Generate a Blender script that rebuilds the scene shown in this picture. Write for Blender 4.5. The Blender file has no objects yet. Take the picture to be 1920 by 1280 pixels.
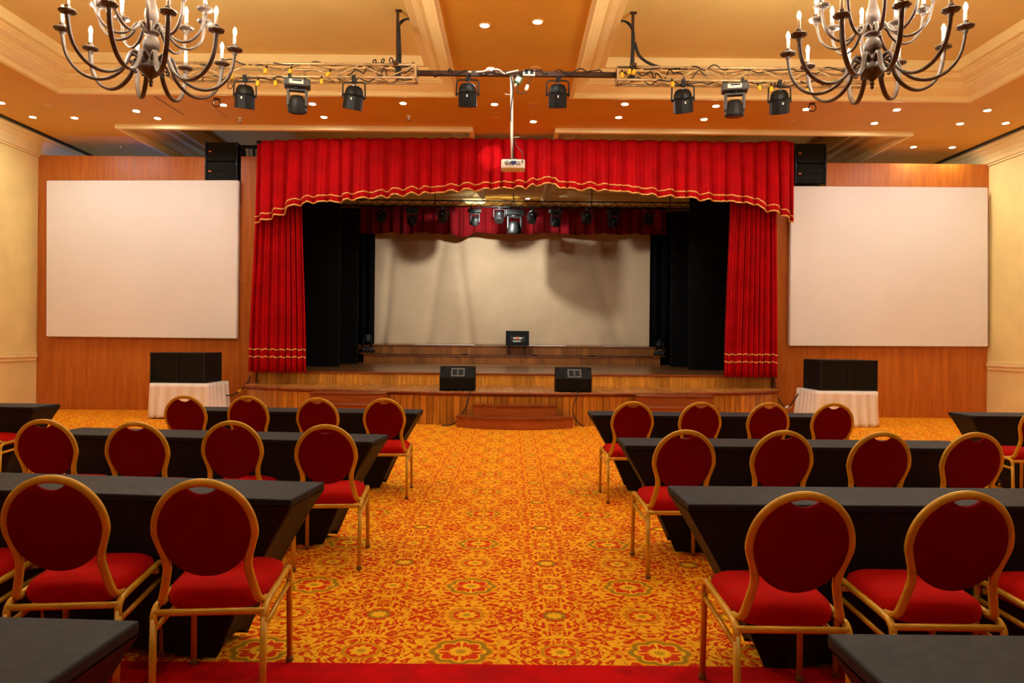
import bpy, bmesh, math, random
from mathutils import Vector, Matrix, Euler

SC = bpy.context.scene
C = SC.collection
PI = math.pi
random.seed(7)

# ------------------------------------------------------------------ camera, world, exposure
F, H, ROLL = 1400.0, 1.45, math.radians(0.55)      # focal length in px of a 1920x1280 frame, eye height, camera roll
cam_d = bpy.data.cameras.new('camera')
cam_d.sensor_width = 36.0
cam_d.lens = 36.0 * F / 1920.0
cam_d.clip_start = 0.05
cam_d.clip_end = 100
cam = bpy.data.objects.new('camera', cam_d)
C.objects.link(cam)
cam.matrix_world = Matrix.Translation((0, 0, H)) @ Matrix.Rotation(PI/2, 4, 'X') @ Matrix.Rotation(ROLL, 4, 'Z')
SC.camera = cam

world = bpy.data.worlds.new('world')
SC.world = world
world.use_nodes = True
world.node_tree.nodes['Background'].inputs[0].default_value = (1.0, 0.72, 0.45, 1)
world.node_tree.nodes['Background'].inputs[1].default_value = 0.0
SC.view_settings.view_transform = 'Standard'
SC.view_settings.look = 'None'
SC.view_settings.gamma = 1.0
SC.view_settings.use_curve_mapping = False
SC.view_settings.exposure = 0.15
SC.cycles.max_bounces = 5
SC.cycles.diffuse_bounces = 4
SC.cycles.glossy_bounces = 2
SC.cycles.transmission_bounces = 1
SC.cycles.adaptive_threshold = 0.03
SC.cycles.use_light_tree = False
SC.cycles.sample_clamp_indirect = 6.0

BULB_W, DOWN_W = 14.0, 12.0          # radiant watts of one candle bulb, one downlight
WARM = (1.0, 0.96, 0.80)
DOWNC = (0.96, 1.0, 0.95)

P0_VAL = (-0.43, 14.3, 4.93)        # spot on the valance
def lamp(name, kind, loc, watts, color=DOWNC, radius=0.05, aim=None, angle=100, blend=0.6):
    l = bpy.data.lights.new(name, kind)
    l.energy = watts
    l.color = color
    if kind in ('POINT', 'SPOT'):
        l.shadow_soft_size = radius
    if kind == 'SPOT':
        l.spot_size = math.radians(angle)
        l.spot_blend = blend
    o = bpy.data.objects.new(name, l)
    C.objects.link(o)
    o.location = loc
    if aim is not None:
        d = Vector(aim) - Vector(loc)
        o.rotation_euler = d.to_track_quat('-Z', 'Y').to_euler()
    return o

ZC = 5.4                            # height of the main ceiling
# ceiling lamps of the part of the hall behind and beside the camera
for lx in (-8.3, 8.3):
    for ly in (1.5, 5.5, 9.5):
        lamp('hall_lamp', 'SPOT', (lx, ly, ZC-0.02), 60, aim=(lx, ly, 0), angle=130)
for lx in (-4.9, -1.84, 1.84, 4.9):
    lamp('hall_lamp', 'SPOT', (lx, 0.5, ZC-0.02), 75, aim=(lx, 0.5, 0), angle=140)
for ly in (3.6, 6.2):
    lamp('hall_lamp', 'SPOT', (0.34, ly, ZC-0.02), 60, aim=(0.34, ly, 0), angle=120)
# added unseen fill lamps behind the wall panels: bluish left, warm right
lamp('panel_fill', 'POINT', (-8.4, 17.5, 3.2), 75, (0.22, 0.38, 1.0), 0.3)
lamp('panel_fill', 'POINT', (8.6, 17.5, 3.2), 25, (1.0, 0.85, 0.75), 0.3)
lamp('unseen_stage_lamp', 'SPOT', (-0.5, 19.3, 4.72), 360, DOWNC, 0.04, aim=(-0.1, 22.5, 2.9), angle=140, blend=0.5)
lamp('gimbal_spot', 'SPOT', (-0.347, 10.81, 5.37), 450, DOWNC, 0.02, aim=P0_VAL, angle=9, blend=0.5)
lamp('unseen_stage_lamp', 'SPOT', (-2.2, 16.6, 5.3), 120, DOWNC, 0.08, aim=(-1.2, 19.5, 0.8), angle=120, blend=0.6)  # pair of unseen spots added to light the stage deck
lamp('unseen_stage_lamp', 'SPOT', (2.4, 16.6, 5.3), 120, DOWNC, 0.08, aim=(1.4, 19.5, 0.8), angle=120, blend=0.6)

# ------------------------------------------------------------------ geometry helpers
def un(px, py):
    c, s = math.cos(ROLL), math.sin(ROLL)
    u, v = px-960.0, py-640.0
    return u*c+v*s, -u*s+v*c
def P(px, py, D):
    u, v = un(px, py)
    return Vector((u/F*D, D, H-v/F*D))
def PX(px, py, D): return P(px, py, D).x
def PZ(px, py, D): return P(px, py, D).z

class MB:
    def __init__(self): self.v, self.f, self.s = [], [], []
    def add(self, vs, fs, smooth=False):
        b = len(self.v)
        self.v += [tuple(p) for p in vs]
        self.f += [tuple(i+b for i in q) for q in fs]
        self.s += [smooth]*len(fs)
        return self
    def box(self, x0, x1, y0, y1, z0, z1, M=None):
        vs = [Vector(p) for p in ((x0,y0,z0),(x1,y0,z0),(x1,y1,z0),(x0,y1,z0),(x0,y0,z1),(x1,y0,z1),(x1,y1,z1),(x0,y1,z1))]
        if M is not None: vs = [M @ p for p in vs]
        return self.add(vs, [(0,3,2,1),(4,5,6,7),(0,1,5,4),(1,2,6,5),(2,3,7,6),(3,0,4,7)])
    def prism(self, poly, a0, a1, axis='z', M=None):
        """poly: counter-clockwise 2d points; extruded along axis z (x,y), y (x,z) or x (y,z)"""
        def mk(p, a):
            q = {'z': (p[0],p[1],a), 'y': (p[0],a,p[1]), 'x': (a,p[0],p[1])}[axis]
            return M @ Vector(q) if M is not None else q
        n = len(poly)
        vs = [mk(p,a0) for p in poly]+[mk(p,a1) for p in poly]
        fs = [tuple(range(n-1,-1,-1)), tuple(range(n,2*n))]
        fs += [(i,(i+1)%n,n+(i+1)%n,n+i) for i in range(n)]
        if axis == 'y': fs = [tuple(reversed(q)) for q in fs]
        return self.add(vs, fs)
    def tube(self, path, r, n=8, ry=None, closed=False, up=(0,0,1), caps=True, smooth=True, sharp=1.0):
        """round or flattened tube; r / ry = half sizes (side, up); r may be a list. sharp<1 squares the section"""
        path = [Vector(p) for p in path]
        m = len(path)
        rs = r if isinstance(r, (list, tuple)) else [r]*m
        vs, fs = [], []
        pu = Vector(up)
        for i, p in enumerate(path):
            a = path[i-1] if (i > 0 or closed) else path[i]
            b = path[(i+1) % m] if (i < m-1 or closed) else path[i]
            t = (b-a)
            t = t.normalized() if t.length > 1e-9 else Vector((0,0,1))
            side = t.cross(pu)
            if side.length < 1e-4: side = t.cross(Vector((0,1,0.01)))
            side.normalize()
            u2 = side.cross(t).normalized()
            for k in range(n):
                an = 2*PI*(k+0.5)/n
                ca, sa = math.cos(an), math.sin(an)
                if sharp < 1:
                    ca = math.copysign(abs(ca)**sharp, ca); sa = math.copysign(abs(sa)**sharp, sa)
                vs.append(p + side*ca*rs[i] + u2*sa*(ry*rs[i]/rs[0] if ry else rs[i]))
        for i in range(m if closed else m-1):
            j = (i+1) % m
            for k in range(n):
                k2 = (k+1) % n
                fs.append((i*n+k, i*n+k2, j*n+k2, j*n+k))
        self.add(vs, fs, smooth)
        if caps and not closed:
            b = len(self.v)-len(vs)
            self.f += [tuple(b+k for k in range(n-1,-1,-1)), tuple(b+(m-1)*n+k for k in range(n))]
            self.s += [False, False]
        return self
    def lathe(self, prof, n=20, c=(0,0,0), smooth=True, M=None):
        """prof: (radius, z) list"""
        vs, fs = [], []
        for r, z in prof:
            for k in range(n):
                a = 2*PI*(k+0.5)/n
                p = Vector((c[0]+r*math.cos(a), c[1]+r*math.sin(a), c[2]+z))
                vs.append(M @ p if M is not None else p)
        for i in range(len(prof)-1):
            for k in range(n):
                k2 = (k+1) % n
                fs.append((i*n+k, i*n+k2, (i+1)*n+k2, (i+1)*n+k))
        fs.append(tuple(range(n-1,-1,-1)))
        fs.append(tuple((len(prof)-1)*n+k for k in range(n)))
        return self.add(vs, fs, smooth)
    def grid(self, fn, nu, nv, smooth=True, wrap=False):
        vs = [fn(i/nu, j/nv) for j in range(nv+1) for i in range(nu+1)]
        w = nu+1
        return self.add(vs, [(j*w+i, j*w+i+1, (j+1)*w+i+1, (j+1)*w+i) for j in range(nv) for i in range(nu)], smooth)
    def mesh(self, name):
        me = bpy.data.meshes.new(name)
        me.from_pydata(self.v, [], self.f)
        me.polygons.foreach_set('use_smooth', self.s)
        me.update()
        return me
    def build(self, name, mat, parent=None, loc=None, rot=None, bevel=0, solid=0, kind=None):
        me = self.mesh(name)
        me.materials.append(mat)
        return put(name, me, parent, loc, rot, bevel, solid, kind)

def put(name, me, parent=None, loc=None, rot=None, bevel=0, solid=0, kind=None):
    o = bpy.data.objects.new(name, me)
    C.objects.link(o)
    if parent: o.parent = parent
    if loc is not None: o.location = loc
    if rot is not None: o.rotation_euler = rot
    if solid:
        m = o.modifiers.new('solid', 'SOLIDIFY'); m.thickness = solid; m.offset = 0
    if bevel:
        m = o.modifiers.new('bevel', 'BEVEL'); m.width = bevel; m.segments = 2; m.limit_method = 'ANGLE'; m.angle_limit = 0.6
    if kind: o['kind'] = kind
    return o
def tag(o, label, cat, group=None):
    o['label'] = label; o['category'] = cat
    if group: o['group'] = group
    return o
def thing(name, label, cat, loc=(0,0,0), rz=0.0, group=None):
    o = bpy.data.objects.new(name, None)
    o.empty_display_size = 0.1
    C.objects.link(o)
    o.location = loc; o.rotation_euler = (0,0,rz)
    return tag(o, label, cat, group)
def copy_tree(o, parent=None):
    c = o.copy(); C.objects.link(c); c.parent = parent
    for ch in list(o.children):
        copy_tree(ch, c)
    return c
def catmull(pts, k=6):
    pts = [Vector(p) for p in pts]
    out = []
    for i in range(len(pts)-1):
        p0 = pts[max(i-1,0)]; p1 = pts[i]; p2 = pts[i+1]; p3 = pts[min(i+2,len(pts)-1)]
        for j in range(k):
            t = j/k
            out.append(0.5*((2*p1)+(p2-p0)*t+(2*p0-5*p1+4*p2-p3)*t*t+(3*p1-p0-3*p2+p3)*t**3))
    out.append(pts[-1])
    return out
def interp(tab, x):
    if x <= tab[0][0]: return tab[0][1]
    for (a, b), (c, d) in zip(tab, tab[1:]):
        if x <= c: return b+(d-b)*(x-a)/(c-a) if c > a else d
    return tab[-1][1]
ORD = ['first','second','third','fourth','fifth','sixth','seventh','eighth','ninth','tenth','eleventh','twelfth','thirteenth','fourteenth',
       'fifteenth','sixteenth','seventeenth','eighteenth','nineteenth','twentieth','twenty-first','twenty-second','twenty-third','twenty-fourth']

# ------------------------------------------------------------------ materials
def lin(r, g, b):
    f = lambda c: ((c/255+0.055)/1.055)**2.4 if c/255 > 0.04045 else c/255/12.92
    return (f(r), f(g), f(b), 1)
class NT:
    """small expression helper over shader math nodes"""
    def __init__(self, name):
        self.m = bpy.data.materials.new(name)
        self.m.use_nodes = True
        self.t = self.m.node_tree
        self.b = self.t.nodes['Principled BSDF']
    def n(self, kind, **kw):
        x = self.t.nodes.new(kind)
        for k, v in kw.items(): setattr(x, k, v)
        return x
    def link(self, a, b): self.t.links.new(a, b)
    def val(self, sock, v):
        if hasattr(v, 'is_linked') or isinstance(v, bpy.types.NodeSocket): self.link(v, sock)
        else: sock.default_value = v
    def math(self, op, a, b=None, c=None):
        x = self.n('ShaderNodeMath', operation=op)
        self.val(x.inputs[0], a)
        if b is not None: self.val(x.inputs[1], b)
        if c is not None: self.val(x.inputs[2], c)
        return x.outputs[0]
    def step(self, v, lo, hi, to0=0.0, to1=1.0):
        x = self.n('ShaderNodeMapRange', interpolation_type='SMOOTHSTEP')
        self.val(x.inputs['Value'], v)
        x.inputs['From Min'].default_value = lo; x.inputs['From Max'].default_value = hi
        x.inputs['To Min'].default_value = to0; x.inputs['To Max'].default_value = to1
        return x.outputs[0]
    def mix(self, fac, a, b):
        x = self.n('ShaderNodeMix', data_type='RGBA')
        self.val(x.inputs[0], fac); self.val(x.inputs[6], a); self.val(x.inputs[7], b)
        return x.outputs[2]
    def coord(self, which='Object'):
        return self.n('ShaderNodeTexCoord').outputs[which]
    def mapping(self, vec, scale=(1,1,1), loc=(0,0,0)):
        x = self.n('ShaderNodeMapping')
        self.link(vec, x.inputs[0])
        x.inputs['Scale'].default_value = scale; x.inputs['Location'].default_value = loc
        return x.outputs[0]
    def noise(self, vec, scale=5, detail=3, rough=0.5, dist=0.0):
        x = self.n('ShaderNodeTexNoise')
        self.link(vec, x.inputs['Vector'])
        x.inputs['Scale'].default_value = scale; x.inputs['Detail'].default_value = detail
        x.inputs['Roughness'].default_value = rough; x.inputs['Distortion'].default_value = dist
        return x.outputs['Fac']
    def bump(self, h, strength=0.2, dist=0.01):
        x = self.n('ShaderNodeBump')
        self.link(h, x.inputs['Height'])
        x.inputs['Strength'].default_value = strength; x.inputs['Distance'].default_value = dist
        self.link(x.outputs[0], self.b.inputs['Normal'])
    def done(self, col=None, rough=None, metal=0.0, spec=0.5, coat=0.0, sheen=0.0):
        if col is not None: self.val(self.b.inputs['Base Color'], col)
        if rough is not None: self.val(self.b.inputs['Roughness'], rough)
        self.b.inputs['Metallic'].default_value = metal
        self.b.inputs['Specular IOR Level'].default_value = spec
        self.b.inputs['Coat Weight'].default_value = coat
        if sheen:
            self.b.inputs['Sheen Weight'].default_value = sheen
            self.b.inputs['Sheen Roughness'].default_value = 0.4
        return self.m
def plain(name, rgb, rough=0.5, metal=0.0, var=0.12, scale=8.0, bump=0.0, spec=0.5, stretch=(1,1,1), sheen=0.0, coat=0.0):
    t = NT(name)
    c = lin(*rgb)
    nz = t.noise(t.mapping(t.coord(), stretch), scale, 4, 0.6)
    lo = tuple(x*(1-var) for x in c[:3])+(1,); hi = tuple(min(1, x*(1+var)) for x in c[:3])+(1,)
    col = t.mix(t.step(nz, 0.3, 0.7), lo, hi)
    if bump >= 0.2: t.bump(t.noise(t.mapping(t.coord(), stretch), scale*6, 3), bump, 0.004)
    return t.done(col, t.step(nz, 0.2, 0.8, max(0, rough-0.05), min(1, rough+0.05)), metal, spec, coat, sheen)
def glow(name, rgb, strength):
    t = NT(name)
    t.b.inputs['Base Color'].default_value = (1,1,1,1)
    t.b.inputs['Emission Color'].default_value = rgb+(1,)
    t.b.inputs['Emission Strength'].default_value = strength
    return t.m
def wood(name, dark, light, along='z', rough=0.3, rnd=0.0, scale=1.0, coat=0.0, spec=0.5):
    t = NT(name)
    st = {'z': (14,14,1), 'x': (1,14,14), 'y': (14,1,14)}[along]
    co = t.coord()
    oi = t.n('ShaderNodeObjectInfo')
    vadd = t.n('ShaderNodeVectorMath', operation='ADD')
    t.link(co, vadd.inputs[0])
    sc = t.n('ShaderNodeVectorMath', operation='SCALE'); sc.inputs['Scale'].default_value = 17.0
    t.link(oi.outputs['Location'], sc.inputs[0])
    t.link(sc.outputs[0], vadd.inputs[1])
    v = t.mapping(vadd.outputs[0], tuple(s*scale for s in st))
    n1 = t.noise(v, 1.6, 5, 0.6, 0.6)
    n2 = t.noise(v, 9.0, 3, 0.6)
    f = t.math('ADD', t.math('MULTIPLY', n1, 0.75), t.math('MULTIPLY', n2, 0.25))
    col = t.mix(t.step(f, 0.32, 0.68), lin(*dark), lin(*light))
    if rnd:
        k = t.math('ADD', t.math('MULTIPLY', oi.outputs['Random'], rnd), 1-rnd*0.6)
        hs = t.n('ShaderNodeHueSaturation')
        t.link(k, hs.inputs['Value']); t.link(col, hs.inputs['Color'])
        col = hs.outputs[0]
    return t.done(col, t.step(n1, 0.2, 0.8, rough-0.06, rough+0.08), 0, spec, coat)

def carpet_material():
    t = NT('carpet_floral')
    T, X0, Y0 = 0.93, -0.226, 3.49
    sep = t.n('ShaderNodeSeparateXYZ')
    t.link(t.coord(), sep.inputs[0])
    def fold(s, o):
        a = t.math('ADD', t.math('DIVIDE', t.math('SUBTRACT', s, o), T), 0.5)
        return t.math('ABSOLUTE', t.math('SUBTRACT', t.math('FRACT', a), 0.5))
    fx, fy = fold(sep.outputs[0], X0), fold(sep.outputs[1], Y0)
    comb = t.n('ShaderNodeCombineXYZ')
    t.link(fx, comb.inputs[0]); t.link(fy, comb.inputs[1])
    fv = comb.outputs[0]
    def polar(cx, cy, sx=1.0):
        dx = t.math('SUBTRACT', fx, cx); dy = t.math('SUBTRACT', fy, cy)
        r = t.math('SQRT', t.math('ADD', t.math('MULTIPLY', dx, dx), t.math('MULTIPLY', dy, dy)))
        return r, t.math('ARCTAN2', dy, dx)
    def petals(r, th, n, amp, base, soft=0.006):
        """1 inside a flower of n petals"""
        w = t.math('ABSOLUTE', t.math('COSINE', t.math('MULTIPLY', th, n/2)))
        rr = t.math('SUBTRACT', r, t.math('MULTIPLY', w, amp))
        return t.step(rr, base-soft, base+soft, 1.0, 0.0)
    RED, RED2 = lin(214,60,5), lin(200,46,5)
    GOLD, GOLD2, DARK, OLIVE = lin(242,160,14), lin(252,188,32), lin(190,104,12), lin(164,122,16)
    # tendrils and leaves: contour bands of noise in the mirrored tile
    n1 = t.noise(fv, 9.5, 1.0, 0.4, 1.6)
    n2 = t.noise(t.mapping(fv, (1,1,1), (3.1,7.7,0)), 24.0, 1.0, 0.4, 1.2)
    band = t.math('ABSOLUTE', t.math('SUBTRACT', t.math('FRACT', t.math('MULTIPLY', n1, 4.2)), 0.5))
    band = t.math('ADD', band, t.math('MULTIPLY', t.math('SUBTRACT', n2, 0.5), 0.5))
    leaf = t.step(band, 0.21, 0.24)
    edge = t.step(t.math('ABSOLUTE', t.math('SUBTRACT', band, 0.22)), 0.012, 0.03, 1.0, 0.0)
    blob = t.step(n2, 0.60, 0.63)
    vo = t.n('ShaderNodeTexVoronoi'); vo.inputs['Scale'].default_value = 10.0
    t.link(fv, vo.inputs['Vector'])
    wob = t.math('ADD', vo.outputs['Distance'], t.math('MULTIPLY', t.math('SUBTRACT', n2, 0.5), 0.35))
    dots = t.step(wob, 0.19, 0.22, 1.0, 0.0)
    core = t.step(vo.outputs['Distance'], 0.06, 0.09, 1.0, 0.0)
    col = t.mix(n2, RED, RED2)
    col = t.mix(t.math('MULTIPLY', blob, 0.9), col, GOLD)
    col = t.mix(leaf, col, GOLD)
    col = t.mix(t.math('MULTIPLY', t.step(band, 0.36, 0.40), 0.9), col, GOLD2)
    col = t.mix(t.math('MULTIPLY', edge, 0.7), col, DARK)
    col = t.mix(t.math('MULTIPLY', dots, 0.95), col, GOLD2)
    col = t.mix(core, col, DARK)
    # the four kinds of medallion
    r, th = polar(0, 0)
    col = t.mix(petals(r, th, 8, 0.022, 0.150), col, GOLD)
    col = t.mix(petals(r, th, 8, 0.022, 0.136), col, OLIVE)
    col = t.mix(petals(r, th, 8, 0.026, 0.104), col, GOLD2)
    lobes = t.math('MULTIPLY', petals(r, th, 8, 0.030, 0.088), t.step(t.math('ABSOLUTE', t.math('SINE', t.math('MULTIPLY', th, 2.0))), 0.10, 0.22))
    col = t.mix(lobes, col, RED)
    col = t.mix(petals(r, th, 16, 0.012, 0.050), col, GOLD2)
    col = t.mix(t.math('MULTIPLY', petals(r, th, 8, 0.006, 0.022), 0.7), col, OLIVE)
    for cx, cy in ((0.5, 0.0), (0.0, 0.5)):
        r, th = polar(cx, cy)
        ring = petals(r, th, 8, -0.008, 0.108)
        col = t.mix(ring, col, GOLD)
        col = t.mix(petals(r, th, 8, -0.008, 0.100), col, OLIVE)
        col = t.mix(petals(r, th, 8, -0.008, 0.092), col, GOLD)
        col = t.mix(petals(r, th, 8, -0.008, 0.084), col, RED)
        col = t.mix(petals(r, th, 8, 0.020, 0.042), col, GOLD2)
        col = t.mix(t.math('MULTIPLY', petals(r, th, 8, 0.006, 0.018), 0.7), col, OLIVE)
    r, th = polar(0.5, 0.5)
    col = t.mix(petals(r, th, 4, 0.02, 0.074), col, RED)
    col = t.mix(petals(r, th, 10, 0.008, 0.062), col, OLIVE)
    col = t.mix(petals(r, th, 8, 0.014, 0.034), col, GOLD2)
    pile = t.noise(t.coord(), 260, 2)
    t.bump(pile, 0.25, 0.004)
    return t.done(col, 0.95, 0, 0.1, 0, 0.0)

M = {}
M['carpet'] = carpet_material()
M['red_carpet'] = plain('red_carpet_pile', (196,6,8), 0.95, 0, 0.2, 6, 0.2, 0.1)
M['ceil'] = plain('ceiling_orange', (222,166,54), 0.6, 0, 0.04, 1.2)  # main ceiling coloured more orange than the coffer tops
M['coffer'] = plain('coffer_tan', (230,200,122), 0.7, 0, 0.05, 0.8)
M['trim'] = plain('cream_moulding_paint', (244,216,150), 0.5, 0, 0.04, 1.5)
M['wall'] = plain('cream_wall_paint', (238,208,134), 0.7, 0, 0.06, 1.4, 0.03)
M['panel'] = wood('veneer_panel', (172,88,22), (200,112,34), 'z', 0.35, 0.08, 0.5)
M['plank'] = wood('stage_plank', (168,98,26), (208,138,44), 'z', 0.32, 0.5)
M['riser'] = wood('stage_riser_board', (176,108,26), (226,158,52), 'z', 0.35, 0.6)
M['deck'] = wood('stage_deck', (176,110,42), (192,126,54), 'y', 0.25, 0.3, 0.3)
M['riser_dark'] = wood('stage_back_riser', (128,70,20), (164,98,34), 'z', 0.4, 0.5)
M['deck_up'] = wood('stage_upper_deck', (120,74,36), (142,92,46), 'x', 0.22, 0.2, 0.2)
M['step'] = wood('red_brown_wood', (146,64,20), (176,90,32), 'x', 0.35, 0.1)
M['nosing'] = wood('stage_nosing', (120,52,16), (150,72,24), 'x', 0.3, 0.1)
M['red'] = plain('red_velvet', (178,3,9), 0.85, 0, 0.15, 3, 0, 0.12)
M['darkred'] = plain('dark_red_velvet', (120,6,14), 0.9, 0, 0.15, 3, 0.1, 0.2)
M['braid'] = plain('gold_braid', (235,170,84), 0.6, 0.0, 0.25, 60, 0.3)
M['blackcloth'] = plain('black_drape', (9,8,8), 0.95, 0, 0.3, 4, 0, 0.1)
M['blackpanel'] = plain('black_flat_paint', (11,10,10), 0.85, 0, 0.2, 4, 0, 0.2)
M['screen'] = plain('white_screen_fabric', (240,232,224), 0.8, 0, 0.02, 1.0, 0.02, 0.2)
M['cloth'] = plain('cream_backcloth', (216,186,150), 0.9, 0, 0.08, 0.7, 0.05, 0.1)
M['skirt'] = plain('white_satin_skirt', (240,228,214), 0.55, 0, 0.04, 3, 0.02)
M['gold'] = plain('gold_painted_metal', (214,164,34), 0.36, 0.2, 0.14, 9, 0.03)
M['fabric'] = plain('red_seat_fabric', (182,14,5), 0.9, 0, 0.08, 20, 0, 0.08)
M['backfab'] = plain('shaded_back_fabric', (122,4,9), 0.95, 0, 0.05, 6, 0, 0.05)  # same cloth as the seat, its shade darkened into the colour
M['spandex'] = plain('black_stretch_cloth', (22,19,19), 0.66, 0, 0.12, 30, 0.0, 0.25)
M['foot'] = plain('brown_glide', (120,84,36), 0.6, 0, 0.1, 20)
M['bronze'] = plain('aged_bronze', (74,55,42), 0.48, 0.35, 0.3, 14, 0.0)
M['candle'] = plain('candle_sleeve', (244,222,184), 0.5, 0, 0.05, 10)
M['bulb'] = glow('lit_bulb', WARM, BULB_W/(PI*0.0058))
M['bulb_off'] = plain('unlit_bulb', (250,230,200), 0.2, 0, 0.02, 5)
M['lens'] = glow('downlight_lens', DOWNC, DOWN_W/(PI*0.0079))
M['lensring'] = plain('downlight_ring', (226,176,104), 0.4, 0.2, 0.05, 10)
M['black'] = plain('black_metal', (13,12,12), 0.5, 0.0, 0.2, 12, 0, 0.25)
M['blackbox'] = plain('black_cabinet_paint', (11,10,9), 0.65, 0, 0.2, 20, 0, 0.2)
M['grille'] = plain('black_grille', (17,15,10), 0.7, 0, 0.35, 160, 0, 0.2)
M['grey'] = plain('grey_plastic', (66,62,60), 0.5, 0, 0.12, 10)
M['darkgrey'] = plain('dark_grey_plastic', (28,26,26), 0.5, 0, 0.15, 10, 0, 0.3)
M['silver'] = plain('scratched_silver', (140,138,134), 0.4, 0.6, 0.15, 20)
M['plate'] = plain('worn_grey_plate', (98,95,90), 0.5, 0.2, 0.12, 20)
M['alu'] = plain('truss_metal', (196,164,116), 0.38, 0.3, 0.25, 12)
M['rust'] = plain('brown_pipe', (70,42,24), 0.5, 0.4, 0.25, 10)
M['cable'] = plain('black_rubber', (14,12,11), 0.6, 0, 0.15, 20)
M['yellow'] = plain('yellow_plug', (226,172,20), 0.5, 0, 0.08, 20)
M['white'] = plain('off_white_plastic', (232,220,200), 0.4, 0, 0.05, 12)
M['green'] = plain('green_box', (70,96,52), 0.5, 0, 0.15, 14)
M['orange'] = plain('orange_badge', (230,110,40), 0.5, 0, 0.05, 14)
M['blue'] = plain('blue_steel', (60,70,120), 0.4, 0.4, 0.1, 14)
M['led'] = plain('led_lens', (120,70,60), 0.15, 0, 0.3, 60)
M['dark'] = plain('black_void_paint', (12,10,9), 0.95, 0, 0.2, 2, 0, 0.1)

def struct(o):
    o['kind'] = 'structure'
    return o
#@ROOM
# ------------------------------------------------------------------ the room
WX, YB, YF = 9.55, 24.2, -5.0
struct(MB().box(-WX-0.1, WX+0.1, YF, YB, -0.12, 0).build('floor', M['carpet']))
rc = MB().box(-WX, WX, YF, 3.34, 0.0, 0.006).build('red_carpet', M['red_carpet'])
tag(rc, 'plain bright red carpet across the foreground, bordering the floral carpet', 'carpet')
struct(MB().box(-WX-0.2, -WX, YF, YB, 0, 6.2).build('wall_left', M['wall']))
struct(MB().box(WX, WX+0.2, YF, YB, 0, 6.2).build('wall_right', M['wall']))
struct(MB().box(-WX-0.2, WX+0.2, YB, YB+0.2, 0, 6.4).build('wall_back', M['dark']))
struct(MB().box(-WX-0.2, WX+0.2, YF-0.2, YF, 0, 6.2).build('wall_front', M['wall']))

COF1 = (0.95, 7.3, 2.7, 12.0)
COF2 = (0.83, 7.3, 13.85, 21.0)
def ceiling():
    m = MB()
    xs = sorted({-WX, WX, *[s*q for s in (-1,1) for q in (COF1[0],COF1[1],COF2[0],COF2[1])]})
    ys = sorted({YF, YB, COF1[2], COF1[3], COF2[2], COF2[3]})
    for x0, x1 in zip(xs, xs[1:]):
        for y0, y1 in zip(ys, ys[1:]):
            cx, cy = abs((x0+x1)/2), (y0+y1)/2
            if any(c[0] < cx < c[1] and c[2] < cy < c[3] for c in (COF1, COF2)): continue
            b = len(m.v)
            m.add([(x0,y0,ZC),(x0,y1,ZC),(x1,y1,ZC),(x1,y0,ZC)], [(0,1,2,3)])
    m.box(-WX-0.2, WX+0.2, YF-0.2, YB+0.2, 6.4, 6.5)
    return struct(m.build('ceiling', M['ceil']))
ceiling()
BEADS1 = [(.175,.14),(.175,.165),(.20,.165),(.20,.185),(.222,.185),(.222,.205),(.245,.207)]
BEADS2 = [(.335,.24),(.335,.262),(.358,.262),(.358,.282),(.38,.282),(.38,.30),(.43,.302)]
PROF1 = [(-.06,0),(-.06,-.03),(-.01,-.035),(.01,-.02),(.012,.02),(.03,.045),(.06,.06)]+BEADS1+BEADS2+[(.45,.305),(.45,.46)]
PROF2 = [(-.07,0),(-.07,-.085),(.0,-.09),(.02,-.03),(.04,.045),(.07,.06)]+BEADS1+BEADS2+[(.45,.305),(.45,.62)]
def cornice(name, rect, prof, sx, mat, topmat):
    x0, x1, y0, y1 = rect
    if sx < 0: x0, x1 = -x1, -x0
    m = MB()
    for d, h in prof:
        m.v += [(x0+d,y0+d,ZC+h),(x1-d,y0+d,ZC+h),(x1-d,y1-d,ZC+h),(x0+d,y1-d,ZC+h)]
    for i in range(len(prof)-1):
        for k in range(4):
            k2 = (k+1) % 4
            m.f.append((i*4+k, i*4+k2, i*4+4+k2, i*4+4+k)); m.s.append(False)
    struct(m.build(name, mat))
    d, h = prof[-1]
    t = MB().add([(x0+d,y0+d,ZC+h),(x0+d,y1-d,ZC+h),(x1-d,y1-d,ZC+h),(x1-d,y0+d,ZC+h)], [(0,1,2,3)])
    struct(t.build('ceiling_coffer', topmat))
cornice('trim_1', COF1, PROF1, -1, M['trim'], M['coffer'])
cornice('trim_2', COF1, PROF1, 1, M['trim'], M['coffer'])
cornice('trim_3', COF2, PROF2, -1, M['trim'], M['coffer'])
cornice('trim_4', COF2, PROF2, 1, M['trim'], M['coffer'])
# side-wall cornices, dark curtain slot, chair rails
for i, s in enumerate((-1, 1)):
    pr = [(0,5.06),(.03,5.06),(.03,5.09),(.06,5.10),(.08,5.16),(.14,5.24),(.24,5.31),(.30,5.33),(.30,5.355),(.34,5.36),(.34,5.40),(0,5.40)]
    poly = [(s*(WX-a), b) for a, b in pr]
    if s > 0: poly.reverse()
    struct(MB().prism(poly, YF, YB, 'y').build('trim_%d' % (5+i), M['trim']))
    struct(MB().box(*sorted((s*(WX-.34), s*(WX-.43))), YF, YB, 5.375, 5.41).build('trim_%d' % (7+i), M['black']))
    pr = [(0,.97),(.02,.97),(.03,.99),(.025,1.02),(.05,1.05),(.055,1.08),(.04,1.10),(.05,1.11),(.05,1.125),(0,1.125)]
    poly = [(s*(WX-a), b) for a, b in pr]
    if s > 0: poly.reverse()
    struct(MB().prism(poly, YF, 14.95, 'y').build('trim_%d' % (9+i), M['trim']))
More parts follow.
